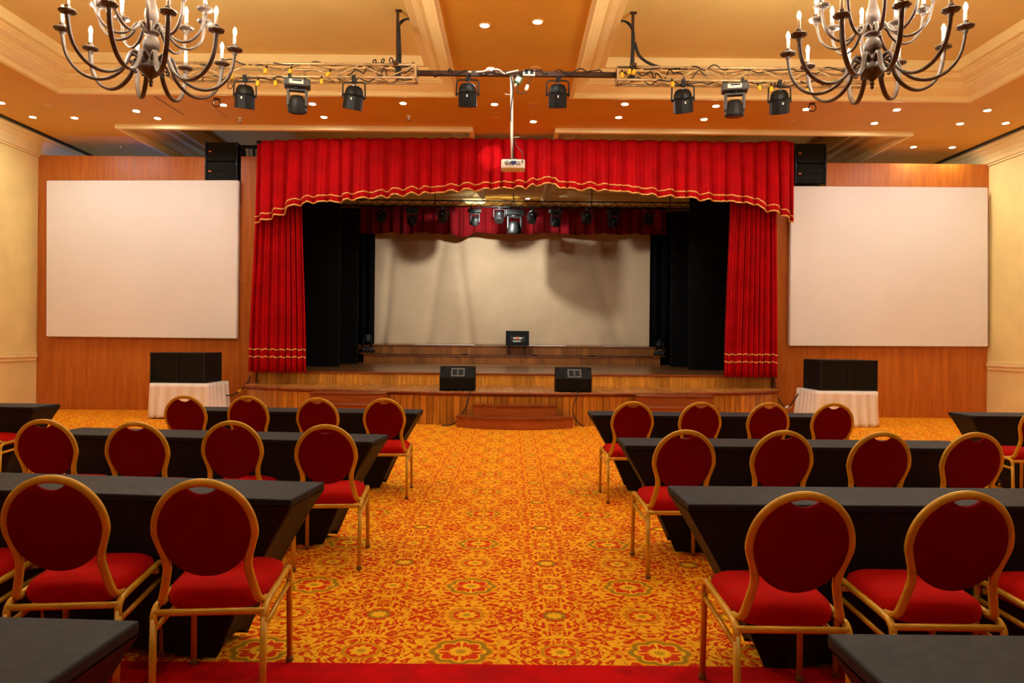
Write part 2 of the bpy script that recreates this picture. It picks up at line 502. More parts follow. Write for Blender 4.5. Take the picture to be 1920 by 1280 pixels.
def on_ceiling(px, py):
    u, v = un(px, py); D = F*(ZC-H)/-v
    return Vector((u/F*D, D, ZC))
for i, (p, q) in enumerate((((290,181),(346,216)),((386,187),(425,219)))):
    struct(MB().tube([on_ceiling(*p), on_ceiling(*q)], 0.012 if i == 0 else 0.005, 4, 0.004, smooth=False).build('trim_%d' % (12+i), M['black']))
# veneered wall panels each side of the stage, with the notch for the loudspeakers
WY = 15.0
def wall_panels(name, pieces):
    root = bpy.data.objects.new(name, None); C.objects.link(root); root.location = (0, WY, 0)
    root['kind'] = 'structure'
    for (x0, x1, z0, z1) in pieces:
        g = 0.004
        MB().box(x0+g/2, x1-g/2, 0, 0.06, z0+g/2, z1-g/2).build('panel', M['panel'], root)
wall_panels('wall_stage_left', [(-9.55,-6.19,0,2.54),(-9.55,-6.19,2.54,5.10),(-6.19,-5.48,0,2.54),(-6.19,-5.48,2.54,4.12),(-5.48,-5.15,0,2.54),(-5.48,-5.15,2.54,5.12)])
wall_panels('wall_stage_right', [(5.27,5.58,0,5.05),(5.58,6.27,0,4.62),(6.27,9.55,0,5.10)])
struct(MB().box(-6.19, -6.17, 15.0, 15.5, 4.2, 5.1).build('trim_11', M['trim']))
# black masking round the stage house
tag(MB().box(-5.75, -5.7, 15.3, 23.4, 0, 5.35).build('masking_curtain', M['blackcloth']), 'black masking drape along the left wing of the stage', 'curtain')
tag(MB().box(5.7, 5.75, 15.3, 23.4, 0, 5.35).build('masking_curtain', M['blackcloth']), 'black masking drape along the right wing of the stage', 'curtain')

#@STAGE
# ------------------------------------------------------------------ the stage
stage = thing('stage', 'two-level wooden stage with curved planked front, between the red curtains', 'stage', (0, 0, 0))
half = [(5.25,14.97),(5.22,14.62),(4.95,14.14),(4.2,13.70),(3.2,13.36),(2.24,13.1),(1.2,12.93),(0,12.86)]
curve = [Vector((p.x,p.y,0)) for p in catmull([(-x,y,0) for x, y in half] + [(x,y,0) for x, y in half[::-1][1:]], 10)]
ZL, ZU = 0.57, 0.81
def inset(c, d):
    out = []
    for i, p in enumerate(c):
        a = c[max(i-1,0)]; b = c[min(i+1,len(c)-1)]
        t = (b-a).normalized()
        out.append(Vector((p.x-t.y*d, p.y+t.x*d, 0)))
    return out
body = inset(curve, 0.03)
MB().prism([(p.x,p.y) for p in body], 0, ZL-0.05).build('core', M['dark'], stage)
# fascia planks
acc = [0.0]
for a, b in zip(curve, curve[1:]): acc.append(acc[-1]+(b-a).length)
def along(s):
    s = max(0, min(acc[-1], s))
    for i in range(len(acc)-1):
        if s <= acc[i+1]:
            t = (s-acc[i])/(acc[i+1]-acc[i])
            return curve[i].lerp(curve[i+1], t), (curve[i+1]-curve[i]).normalized()
    return curve[-1], (curve[-1]-curve[-2]).normalized()
npl = int(acc[-1]/0.118); w = acc[-1]/npl
pm = MB().box(-w/2+0.0045, w/2-0.0045, -0.012, 0.012, 0.0, 0.525).mesh('plank'); pm.materials.append(M['plank'])
for i in range(npl):
    p, t = along((i+0.5)*w)
    put('plank', pm, stage, (p.x-t.y*0.015, p.y+t.x*0.015, 0.004), (0,0,math.atan2(t.y,t.x)))
# lower deck boards, front ends following the curve
def yfront(x):
    for a, b in zip(curve, curve[1:]):
        if a.x <= x <= b.x and b.x > a.x: return a.y+(b.y-a.y)*(x-a.x)/(b.x-a.x)
    return 15.0
bw = 0.135; nb = int(10.5/bw)
for i in range(nb):
    x0 = -5.2+i*10.4/nb; x1 = -5.2+(i+1)*10.4/nb; g = 0.0015
    y0, y1 = yfront(x0), yfront(x1)
    yb_ = 15.05 if -5.14 < x0 and x1 < 5.26 else 14.99
    MB().prism([(x0+g,y0),(x1-g,y1),(x1-g,yb_),(x0+g,yb_)], ZL-0.035, ZL).build('deck_board', M['deck'], stage)
MB().tube([(p.x,p.y,ZL-0.02) for p in inset(curve, -0.02)], 0.022, 8, 0.024, sharp=0.6).build('nosing', M['nosing'], stage)
MB().tube([(p.x,p.y,ZL-0.055) for p in inset(curve, -0.004)], 0.014, 6, 0.014).build('moulding', M['nosing'], stage)
# upper deck
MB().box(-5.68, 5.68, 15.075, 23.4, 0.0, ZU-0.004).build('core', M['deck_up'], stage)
MB().box(-5.13, 5.25, 15.02, 15.16, ZU-0.035, ZU).build('nosing', M['nosing'], stage, bevel=0.008)
x = -5.13
while x < 5.2:
    bwid = random.choice((0.16,0.2,0.2,0.24,0.28))
    x1 = min(x+bwid, 5.25)
    MB().box(x+0.001, x1-0.001, 15.05, 15.07, ZL, ZU-0.035).build('riser_board', M['riser'], stage)
    x = x1
# back steps of the stage
Y1, Y2, Z1, Z2 = 21.4, 22.1, 1.03, 1.31
for (ya, yb, za, zb, hw) in ((Y1, Y2+0.1, ZU, Z1, 4.25), (Y2, 23.4, Z1, Z2, 4.55)):
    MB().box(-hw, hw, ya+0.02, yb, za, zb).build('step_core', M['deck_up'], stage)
    MB().box(-hw, hw, ya-0.02, ya+0.12, zb-0.03, zb+0.002).build('nosing', M['nosing'], stage, bevel=0.006)
    x = -hw
    while x < hw-0.05:
        x1 = min(x+random.choice((0.17,0.22,0.22,0.3)), hw)
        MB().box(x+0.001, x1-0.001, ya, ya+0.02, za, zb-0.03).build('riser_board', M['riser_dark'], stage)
        x = x1
# curved centre steps
st = thing('stage_steps', 'two curved wooden steps at the middle of the stage front', 'steps', (0.06, 12.85, 0))
def bow(hw, ys, yc, n=18):
    return [(-hw,0.0),] + [(-hw+2*hw*k/n, ys+(yc-ys)*(1-(2*k/n-1)**2)) for k in range(n+1)] + [(hw,0.0)]
for k, (hw, ys, yc, z0, z1) in enumerate(((0.98,-0.28,-0.64,0,0.19),(0.70,-0.16,-0.36,0.19,0.38))):
    poly = bow(hw, ys, yc)
    MB().prism(poly, z0, z1-0.03).build('riser', M['step'], st)
    poly2 = bow(hw+0.015, ys-0.015, yc-0.02)
    MB().prism(poly2, z1-0.03, z1).build('tread', M['nosing'], st)
# side steps
for s, where in ((-1, 'left'), (1, 'right')):
    t = thing('side_steps', 'red-brown wooden step unit against the stage front %s of the curved steps' % where, 'steps', (s*2.78, 12.62, 0))
    MB().box(-0.62, 0.62, 0.0, 0.40, 0.0, 0.53).build('upper_riser', M['step'], t)
    MB().box(-0.64, 0.64, -0.02, 0.41, 0.53, 0.56).build('upper_tread', M['nosing'], t, bevel=0.005)
    MB().box(-0.62, 0.62, -0.32, 0.0, 0.0, 0.36).build('lower_riser', M['step'], t)
    MB().box(-0.64, 0.64, -0.34, 0.0, 0.36, 0.39).build('lower_tread', M['nosing'], t, bevel=0.005)

# ------------------------------------------------------------------ drapes
def fold(s, k=1.0, ph=0.0):
    """rounded pleats with sharp creases between them"""
    f1 = abs(math.sin(PI*s/(0.27*k)+0.9*math.sin(1.3*s+ph)+0.5*math.sin(3.7*s)+ph))
    f2 = abs(math.sin(PI*s/(0.115*k)+1.3*math.sin(2.1*s+ph)))
    return -0.15*f1**0.75-0.035*f2+0.02*math.sin(2*PI*s/0.9+ph)
VD = 14.45
hem = [(486,420),(505,414),(538,403),(546,394),(560,386.5),(600,383),(640,381),(700,375.5),(760,370),(800,367.5),(880,361.5),(945,358.5),(985,356),(1000,353),(1038,350),(1044,357),(1100,361),(1160,363),(1200,369),(1260,373),(1300,377),(1380,383),(1416,387),(1430,396),(1448,401),(1466,407),(1485,421)]
topl = [(486,272),(500,267),(600,264),(800,264),(960,266),(1200,268),(1400,270),(1452,266),(1484,268)]
va = thing('stage_valance', 'red velvet valance with two gold braid lines across the top of the stage', 'curtain', (0, VD, 0))
def vfn(px, w):
    """point on the valance: px column, w 0 top .. 1 hem"""
    zt = PZ(px, interp(topl, px), VD); zb = PZ(px, interp(hem, px), VD)
    X = PX(px, 320, VD)
    zb += 0.018*math.sin(2*PI*X/0.33+1.2*math.sin(2.7*X))
    z = zt+(zb-zt)*w
    amp = 0.6+0.55*w
    return Vector((X+0.02*w*math.sin(9*X), fold(X)*amp - 0.35*(1-(X/5.6)**2)*0.4, z))
MB().grid(lambda u, w: vfn(486+998*u, w), 900, 16).build('fabric', M['red'], va, solid=0.012)
MB().tube([vfn(486+998*k/620, 1.0)+Vector((0,-0.012,0)) for k in range(621)], 0.013, 6, 0.016).build('braid', M['braid'], va)
def up(px, dz):
    zt = PZ(px, interp(topl, px), VD); zb = PZ(px, interp(hem, px), VD)
    return vfn(px, 1-dz/(zt-zb))
MB().tube([up(486+998*k/620, 0.115)+Vector((0,-0.012,0)) for k in range(621)], 0.012, 6, 0.014).build('braid', M['braid'], va)
MB().tube([(-5.0,0.08,5.28),(5.5,0.08,5.28)], 0.03, 8).build('batten', M['black'], va)

def leg_curtain(label, x0t, x1t, x0b, x1b, ztop, zbot, seed, trims):
    t = thing('stage_curtain', label, 'curtain', (0, 14.72, 0))
    def fn(u, w):
        s = u*3.2
        ease = w*w*(3-2*w)
        a = x0t+(x0b-x0t)*ease; b = x1t+(x1b-x1t)*ease
        X = a+(b-a)*u
        return Vector((X, -0.12*abs(math.sin(PI*s/0.40+1.1*math.sin(2.3*s+seed)+seed+0.25*w))**0.8+0.025*math.sin(2*PI*s/0.17+seed+0.8*math.sin(3*s)+w*0.7)-0.02*w, ztop+(zbot-ztop)*w+0.012*math.sin(2*PI*s/0.42+seed)*w))
    MB().grid(fn, 150, 24).build('fabric', M['red'], t, solid=0.012)
    for zz in trims:
        w = (zz-ztop)/(zbot-ztop)
        MB().tube([fn(k/150, w)+Vector((0,-0.012,0)) for k in range(151)], 0.011, 6, 0.014).build('braid', M['braid'], t)
    return t
leg_curtain('red velvet curtain with gold braid, hanging at the left edge of the stage', PX(484,400,14.72), PX(568,400,14.72), PX(470,690,14.72), PX(577,690,14.72), 4.9, PZ(520,697,14.72), 0.4, (PZ(520,655,14.72), PZ(520,669,14.72)))
leg_curtain('red velvet curtain with gold braid, hanging at the right edge of the stage', PX(1370,400,14.72), PX(1452,400,14.72), PX(1357,700,14.72), PX(1454,700,14.72), 4.9, PZ(1405,706,14.72), 2.1, (PZ(1405,664.5,14.72), PZ(1405,678.5,14.72)))

# flats, legs and cloth on the stage
def flat(label, x0, x1, Y, z0, z1, rz=0):
    t = thing('stage_flat', label, 'stage flat', ((x0+x1)/2, Y, z0), rz)
    w = (x1-x0)/2
    MB().box(-w, w, -0.03, 0.03, 0, z1-z0).build('board', M['blackpanel'], t, bevel=0.004)
    rv = MB()
    for s in (-1, 1):
        z = 0.12
        while z < z1-z0:
            rv.box(s*(w-0.03)-0.006, s*(w-0.03)+0.006, -0.037, -0.03, z-0.006, z+0.006)
            z += random.choice((0.22,0.3,0.45))
    rv.build('rivets', M['silver'], t, kind='stuff')
flat('tall black flat behind the left red curtain, nearest the front', PX(566,600,17.9), PX(637,600,17.9), 17.9, ZU, 4.95)
flat('narrow black flat behind the larger black flat on the left of the stage', PX(630,600,20.2), PX(671,600,20.2), 20.2, ZU, 5.0)
flat('tall black flat behind the right red curtain, nearest the front', PX(1291,600,18.0), PX(1366,600,18.0), 18.0, ZU, 4.95)
flat('narrow black flat behind the larger black flat on the right of the stage', PX(1257,600,20.2), PX(1300,600,20.2), 20.2, ZU, 5.0)
def drape(label, x0, x1, Y, z0, z1, mat, per=0.3, amp=0.05, n=120, name='drape'):
    t = thing(name, label, 'curtain', ((x0+x1)/2, Y, z0))
    w = x1-x0
    MB().grid(lambda u, v: Vector(((u-0.5)*w, amp*math.sin(2*PI*u*w/per+1.3*math.sin(5*u*w)), (1-v)*(z1-z0))), n, 6).build('fabric', mat, t, solid=0.01)
    return t
drape('black wing drape beside the left edge of the cream backcloth', -5.6, -4.09, 22.12, ZU+0.53, 5.3, M['blackcloth'])
drape('black wing drape beside the right edge of the cream backcloth', 4.07, 5.6, 22.12, ZU+0.53, 5.3, M['blackcloth'])
drape('black drape closing the back of the stage behind the cream backcloth', -5.6, 5.6, 23.2, 1.32, 5.35, M['blackcloth'])
bc = thing('backcloth', 'large cream cloth with soft creases hung across the back of the stage', 'cloth', (0, 22.5, Z2))
def bfn(u, v):
    X = -4.32+8.64*u; z = (1-v)*(4.95-Z2)
    y = 0.035*math.sin(2.2*X+0.5*z)+0.03*math.exp(-((X+2.6-0.16*z)/0.16)**2)+0.03*math.exp(-((X+1.25+0.12*z)/0.13)**2)+0.03*math.exp(-((X-2.75+0.35*(z-1.7))/0.2)**2)
    y += 0.03*math.exp(-((X+3.9-0.1*z)/0.12)**2)+0.02*math.sin(9*X+2*z)*max(0, 0.5-z)
    return Vector((X-0.02*math.sin(z*2)*(1 if u > .5 else -1), 1.8*y, z))
MB().grid(bfn, 160, 40).build('fabric', M['cloth'], bc, solid=0.006)
MB().tube([(-4.34,0.0,0.02),(4.34,0.0,0.02)], 0.02, 8).build('bottom_pole', M['skirt'], bc)
# dark red inner valance with scalloped hem
iv = thing('inner_valance', 'dark red scalloped valance above the cream backcloth', 'curtain', (0, 21.72, 0))
def ifn(u, w):
    X = -4.45+8.9*u
    zt, zb = 5.38, PZ(960+X/21.9*F, 437+6*(X/4.5)*0.2, 21.9)
    zb -= 0.05*abs(math.sin(X*2.6+0.6*math.sin(X*1.9)))+ (0.10 if -1.75 < X < -1.15 else 0)*(1-abs((X+1.45)/0.3)**2)
    return Vector((X, 0.05*math.sin(2*PI*X/0.34+1.4*math.sin(1.9*X))+0.02*math.sin(2*PI*X/0.15), zt+(zb-zt)*w))
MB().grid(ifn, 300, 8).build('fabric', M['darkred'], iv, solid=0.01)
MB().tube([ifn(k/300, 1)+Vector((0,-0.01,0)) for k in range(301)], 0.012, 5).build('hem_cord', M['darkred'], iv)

#@WALLTHINGS
# ------------------------------------------------------------------ projection screens
def screen(label, c, D):
    (ax,ay),(bx,by),(cx,cy),(dx,dy) = c     # top left, top right, bottom right, bottom left
    tl, tr, br, bl = P(ax,ay,D), P(bx,by,D), P(cx,cy,D), P(dx,dy,D)
    o = (tl+tr+br+bl)/4; o.y = D
    t = thing('projection_screen', label, 'screen', o)
    def fn(u, v):
        p = tl.lerp(tr,u).lerp(bl.lerp(br,u), v)-o
        e = min(u,1-u,v,1-v)
        p.y += 0.012*math.sin(9*(u+v))*min(1,e*8)*(0.3+0.7*max(0,u+v-1.25)) 
        return p
    MB().grid(fn, 40, 32).build('fabric', M['screen'], t)
    fr = MB()
    for a, b in ((tl,tr),(tr,br),(br,bl),(bl,tl)):
        fr.tube([(a-o)*0.995+Vector((0,0.055,0)), (b-o)*0.995+Vector((0,0.055,0))], 0.03, 4, 0.03, smooth=False)
    fr.build('frame', M['screen'], t)
screen('white projection screen on the wood panel left of the stage', [(87.5,339),(446.5,338.5),(443,634),(87,630)], 14.88)
screen('white projection screen on the wood panel right of the stage', [(1484,349.5),(1852,352),(1852,649),(1481,647.5)], 14.88)

# ------------------------------------------------------------------ hanging loudspeakers
def array_box(label, x0, x1, z0, z1, Y, tilt):
    w = (x1-x0); h = z1-z0
    t = thing('line_array_speaker', label, 'loudspeaker', ((x0+x1)/2, Y, z0), 0, None)
    t.rotation_euler = (tilt, 0, 0)
    MB().prism([(-0.02,0.0),(0.42,0.05),(0.42,h-0.05),(-0.02,h)], -w/2, w/2, 'x').build('cabinet', M['blackbox'], t, bevel=0.006)
    MB().box(-w/2+0.05, w/2-0.05, -0.045, -0.02, 0.012, h/2-0.004).build('grille', M['grille'], t)
    MB().box(-w/2+0.05, w/2-0.05, -0.045, -0.02, h/2+0.004, h-0.012).build('grille', M['grille'], t)
    MB().box(-w/2+0.07, -w/2+0.13, -0.05, -0.045, h/2-0.012, h/2+0.012).build('badge', M['orange'], t)
    for s in (-1, 1):
        MB().box(s*(w/2-0.02)-0.018, s*(w/2-0.02)+0.018, -0.05, 0.0, 0.0, h).build('rigging_plate', M['black'], t)
        MB().box(s*(w/2-0.02)-0.014, s*(w/2-0.02)+0.014, -0.056, -0.05, h-0.06, h-0.02).build('rigging_pin', M['blue'], t)
AY = 14.98
xa, xb = PX(386,300,AY), PX(447,300,AY)
for k, nm in enumerate(('upper', 'lower')):
    z1 = PZ(415,267+37*k,AY); z0 = PZ(415,303+37*k,AY)
    array_box('black line-array loudspeaker left of the stage, %s box of the hanging pair' % nm, xa, xb, z0, z1, AY, 0.02*k)
xa, xb = PX(1489,300,AY), PX(1548,300,AY)
for k, nm in enumerate(('upper', 'lower')):
    z1 = PZ(1517,270+38*k,AY); z0 = PZ(1517,307+38*k,AY)
    array_box('black line-array loudspeaker right of the stage, %s box of the hanging pair' % nm, xa, xb, z0, z1, AY, 0.02*k)
rk = thing('rigging_frame', 'black metal rigging frame between the left loudspeakers and the red valance', 'frame', ((PX(468,280,15.1)), 15.1, 4.1))
for xx in (-0.17, -0.03, 0.09, 0.17):
    MB().box(xx-0.02, xx+0.02, -0.02, 0.02, 0, 1.25).build('post', M['black'] if xx != -0.03 else M['silver'], rk)
for zz in (0.05, 0.98, 1.23):
    MB().box(-0.19, 0.19, -0.035, 0.035, zz-0.03, zz+0.03).build('rail', M['black'], rk)

# ------------------------------------------------------------------ bass cabinets on skirted tables
def skirted_table(label, x0, x1, y0, y1, h, seed):
    cx, cy = (x0+x1)/2, (y0+y1)/2
    t = thing('skirted_table', label, 'table', (cx, cy, 0))
    a, b = (x1-x0)/2, (y1-y0)/2
    MB().box(-a, a, -b, b, h-0.03, h).build('table_top', M['skirt'], t, bevel=0.01)
    per = 4*(a+b)
    def fn(u, v):
        s = (u*per+3*a+2*b) % per
        if s < 2*a: p, nrm = Vector((-a+s,-b,0)), Vector((0,-1,0))
        elif s < 2*a+2*b: p, nrm = Vector((a,-b+s-2*a,0)), Vector((1,0,0))
        elif s < 4*a+2*b: p, nrm = Vector((a-(s-2*a-2*b),b,0)), Vector((0,1,0))
        else: p, nrm = Vector((-a,b-(s-4*a-2*b),0)), Vector((-1,0,0))
        f = (0.006+0.03*v)*math.sin(2*PI*s*round(per/0.19)/per+1.3*math.sin(2*PI*s*3/per+seed))+0.045*v+0.015*v*math.sin(2*PI*5*s/per+seed)
        crn = min(abs(s), abs(s-2*a), abs(s-2*a-2*b), abs(s-4*a-2*b), abs(s-per))
        f *= min(1, 0.35+crn/0.08)
        q = p+nrm*(f+0.012)
        q.z = (h-0.015)*(1-v)+0.01*(1+math.sin(6*s))*v+0.004
        return q
    MB().grid(fn, 260, 10).build('skirt', M['skirt'], t, solid=0.004)
    for sx in (-1,1):
        for sy in (-1,1):
            MB().tube([(sx*(a-0.06),sy*(b-0.06),0),(sx*(a-0.06),sy*(b-0.06),h-0.03)], 0.018, 8).build('leg', M['black'], t)
def bass(label, x0, x1, y0, y1, z0, z1, side):
    cx = (x0+x1)/2; w = (x1-x0)/2; h = z1-z0; d = y1-y0
    t = thing('bass_speaker', label, 'loudspeaker', (cx, y0, z0))
    b = MB()
    b.box(-w, w, 0.03, d, 0, h)
    b.build('cabinet', M['blackbox'], t, bevel=0.008)
    for q in ((-w,-w+.025,0,h),(w-.025,w,0,h),(-.012,.012,.02,h-.02),(-w+.025,w-.025,0,.025),(-w+.025,w-.025,h-.025,h)):
        MB().box(q[0], q[1], 0.0, 0.03, q[2], q[3]).build('frame_rail', M['darkgrey'], t)
    MB().box(-w+.025, -.012, 0.014, 0.03, .025, h-.025).build('grille', M['grille'], t)
    MB().box(.012, w-.025, 0.014, 0.03, .025, h-.025).build('grille', M['grille'], t)
    xx = side*w
    for yy, zz in ((d*0.3,h*0.5),(d*0.75,h*0.8),(d*0.75,h*0.25)):
        MB().lathe([(0.045,0),(0.045,0.006),(0.03,0.008),(0.03,0.002)], 16, M=Matrix.Translation((xx,yy,zz)) @ Matrix.Rotation(side*PI/2,4,'Y')).build('handle_cup', M['black'], t)
skirted_table('low table in pleated white skirt under the left bass cabinet', PX(281,720,13.45), PX(390,720,13.45), 13.45, 14.4, 0.64, 0.5)
skirted_table('low table in pleated white skirt under the right bass cabinet', PX(1533,730,13.2), PX(1646,730,13.2), 13.2, 14.15, 0.63, 2.0)
bass('wide black bass loudspeaker on the white-skirted table left of the stage', PX(281,690,13.5), PX(383,690,13.5), 13.5, 14.32, 0.642, PZ(330,661,13.5), 1)
bass('wide black bass loudspeaker on the white-skirted table right of the stage', PX(1539,700,13.25), PX(1646,700,13.25), 13.25, 14.05, 0.632, PZ(1590,675,13.25), -1)

# ------------------------------------------------------------------ stage monitors
def wedge(label, cx, Y, z0, w, rz):
    t = thing('stage_monitor', label, 'loudspeaker', (cx, Y, z0), rz)
    h = 0.43
    prof = [(0.0,0.02),(0.03,0.0),(0.48,0.0),(0.52,0.06),(0.36,h),(0.10,h-0.015),(-0.02,0.235)]
    MB().prism(prof, -w/2, w/2, 'x').build('cabinet', M['blackbox'], t, bevel=0.012)
    # recessed handle plate on the sloping top face
    a, b = Vector((0,-0.02,0.235)), Vector((0,0.10,h-0.015))
    d = (b-a).normalized(); nrm = Vector((0,-d.z,d.y))
    def on(x, s, o): return Vector((x,0,0))+a+d*s+nrm*o
    L = (b-a).length
    def bar(x0,x1,s0,s1,o0,o1,name,mat):
        vs = [on(x,s,o) for o in (o0,o1) for (x,s) in ((x0,s0),(x1,s0),(x1,s1),(x0,s1))]
        MB().add(vs, [(0,3,2,1),(4,5,6,7),(0,1,5,4),(1,2,6,5),(2,3,7,6),(3,0,4,7)]).build(name, mat, t)
    bar(-0.11,0.13,L*0.12,L*0.9,0.0,0.006,'handle_plate',M['plate'])
    bar(-0.085,0.105,L*0.24,L*0.78,0.006,0.009,'handle_recess',M['black'])
    bar(0.0,0.02,L*0.24,L*0.78,0.009,0.02,'handle_bar',M['plate'])
    for s in (-1,1):
        for q in (0.06,0.94):
            p = on(s*(w/2-0.03), L*q, 0.0)
            MB().box(p.x-0.03,p.x+0.03,p.y-0.02,p.y+0.02,p.z-0.02,p.z+0.02).build('corner_guard', M['darkgrey'], t, bevel=0.008)
    return t
wedge('black wedge stage monitor on the lower stage left of the curved steps', PX(857,720,13.15), 13.15, ZL, 0.62, 0.0)
wedge('black wedge stage monitor on the lower stage right of the curved steps', PX(1076,720,13.1), 13.1, ZL, 0.63, 0.0)
bk = thing('stage_monitor', 'small black monitor on thin legs in front of the cream backcloth', 'loudspeaker', (PX(970,640,22.0), 21.75, Z1))
zb0, zb1 = PZ(970,648,21.75)-Z1, PZ(970,620,21.75)-Z1
MB().prism([(0,zb0),(0.36,zb0),(0.22,zb1),(0.06,zb1)], -0.34, 0.34, 'x').build('cabinet', M['blackbox'], bk, bevel=0.01)
BM = Matrix.Translation((0,0,zb0)) @ Matrix.Rotation(-math.atan2(0.06, zb1-zb0), 4, 'X')
MB().box(-0.20, 0.22, -0.008, 0.004, 0.10, 0.29, BM).build('back_plate', M['darkgrey'], bk)
MB().box(-0.12, 0.14, -0.012, -0.006, 0.20, 0.245, BM).build('label_strip', M['white'], bk)
MB().box(-0.03, 0.035, -0.016, -0.010, 0.19, 0.255, BM).build('badge', M['orange'], bk)
MB().box(-0.13, 0.11, -0.012, -0.006, 0.14, 0.155, BM).build('label_strip', M['white'], bk)
MB().box(-0.13, 0.09, -0.012, -0.006, 0.112, 0.127, BM).build('label_strip', M['white'], bk)
for xx in (-0.17, 0.18):
    MB().lathe([(0.014,0),(0.014,0.01)], 8, M=BM @ Matrix.Translation((xx,-0.006,0.225)) @ Matrix.Rotation(PI/2,4,'X')).build('knob', M['silver'], bk)
for xx in (-0.24, 0.22):
    MB().tube([(xx,0.1,0),(xx,0.1,zb0+0.02)], 0.015, 8).build('leg', M['black'], bk)

#@LIGHTS
# ------------------------------------------------------------------ moving heads and par cans
def moving_head(label, loc, rz, hang=True, tilt=0.5, scale=1.0, lens=True, dark=False):
    t = thing('moving_head_light', label, 'stage light', loc, rz)
    t.scale = (scale,)*3
    s = -1 if hang else 1
    G1, G2, G3 = (M['black'],)*3 if dark else (M['grey'], M['darkgrey'], M['white'])
    MB().prism([(-0.17,-0.11),(0.17,-0.11),(0.17,0.11),(-0.17,0.11)], *sorted((s*0.05, s*0.15))).build('base', G1, t, bevel=0.02)
    MB().box(-0.10, 0.08, -0.118, -0.11, *sorted((s*0.075, s*0.13))).build('display', G3, t)
    MB().box(-0.06, 0.06, -0.121, -0.118, *sorted((s*0.08, s*0.098))).build('screen_strip', M['black'], t)
    if hang:
        for xx in (-0.1, 0.1):
            MB().box(xx-0.02, xx+0.02, -0.02, 0.02, -0.05, 0.03).build('clamp', G2, t)
    MB().lathe([(0.07,s*0.15),(0.07,s*0.18)] if s > 0 else [(0.07,-0.18),(0.07,-0.15)], 16).build('turntable', M['black'], t)
    for xx in (-1, 1):
        MB().prism([(xx*0.115-0.018,-0.05),(xx*0.115+0.018,-0.05),(xx*0.115+0.018,0.05),(xx*0.115-0.018,0.05)], *sorted((s*0.17, s*0.40))).build('yoke_arm', G1, t, bevel=0.012)
    MB().box(-0.13, 0.13, -0.05, 0.05, *sorted((s*0.17, s*0.2))).build('yoke_bridge', G1, t, bevel=0.012)
    R = Matrix.Translation((0,0,s*0.36)) @ Matrix.Rotation(tilt if hang else PI-tilt, 4, 'X')
    hd = MB().lathe([(0.03,0.10),(0.075,0.095),(0.095,0.05),(0.115,-0.02),(0.125,-0.08),(0.125,-0.11),(0.11,-0.115)], 20, M=R).build('head', G2, t)
    if lens:
        lm = MB().lathe([(0.017,0.0),(0.017,-0.006),(0.008,-0.010)], 8).mesh('led_lens'); lm.materials.append(M['led'])
        for rr, nn in ((0.0,1),(0.042,6),(0.085,12)):
            for k in range(nn):
                a = 2*PI*k/nn
                o = put('led_lens', lm, hd)
                o.matrix_basis = R @ Matrix.Translation((rr*math.cos(a), rr*math.sin(a), -0.112))
    return t
def par_can(label, loc, rz, tilt, roll=0.0, scale=1.0, group=None):
    t = thing('par_light', label, 'stage light', loc, rz, group)
    t.scale = (scale,)*3
    MB().box(-0.025, 0.025, -0.025, 0.025, -0.06, 0.03).build('clamp', M['black'], t)
    MB().tube([(-0.15,0,-0.26),(-0.145,0,-0.07),(-0.12,0,-0.05),(0.12,0,-0.05),(0.145,0,-0.07),(0.15,0,-0.26)], 0.014, 4, 0.004, up=(0,1,0), smooth=False).build('yoke', M['black'], t)
    R = Matrix.Translation((0,0,-0.235)) @ Matrix.Rotation(roll,4,'Y') @ Matrix.Rotation(tilt,4,'X')
    bd = MB().lathe([(0.125,-0.17),(0.13,-0.165),(0.127,0.0),(0.122,0.01)], 8, M=R, smooth=False).build('barrel', M['black'], t)
    MB().lathe([(0.122,0.005),(0.122,0.03),(0.112,0.08),(0.085,0.12),(0.045,0.135),(0.02,0.137)], 16, M=R).build('rear_housing', M['black'], t)
    for s in (-1,1):
        MB().lathe([(0.02,0),(0.02,0.02),(0.008,0.022),(0.008,0.035)], 8, M=R @ Matrix.Translation((s*0.125,0,0.0)) @ Matrix.Rotation(s*PI/2,4,'Y')).build('knob', M['black'], t)
    for k in range(3):
        a = 0.5+k*0.9
        MB().box(-0.008,0.008,-0.004,0.004,0,0.03, R @ Matrix.Translation((0.06*math.cos(a*2),0.06*math.sin(a*2),0.112))).build('terminal', M['silver'], t)
    MB().box(-0.008,0.008,-0.126,-0.116,-0.05,-0.02,R).build('sticker', M['white'], t)
    MB().tube(catmull([R @ Vector((0,0,0.13)),(0.02,-0.03,-0.06),(0.06,-0.02,0.0),(0.09,0.02,0.03)],5), 0.007, 6).build('lead', M['cable'], t)
    return t
TD = 10.0                       # distance of the front truss line
TT, TB = 5.10, 4.93             # top and bottom chord heights
LX0, LX1 = -4.6, -1.31          # left truss span
RX0, RX1 = 1.37, 4.7
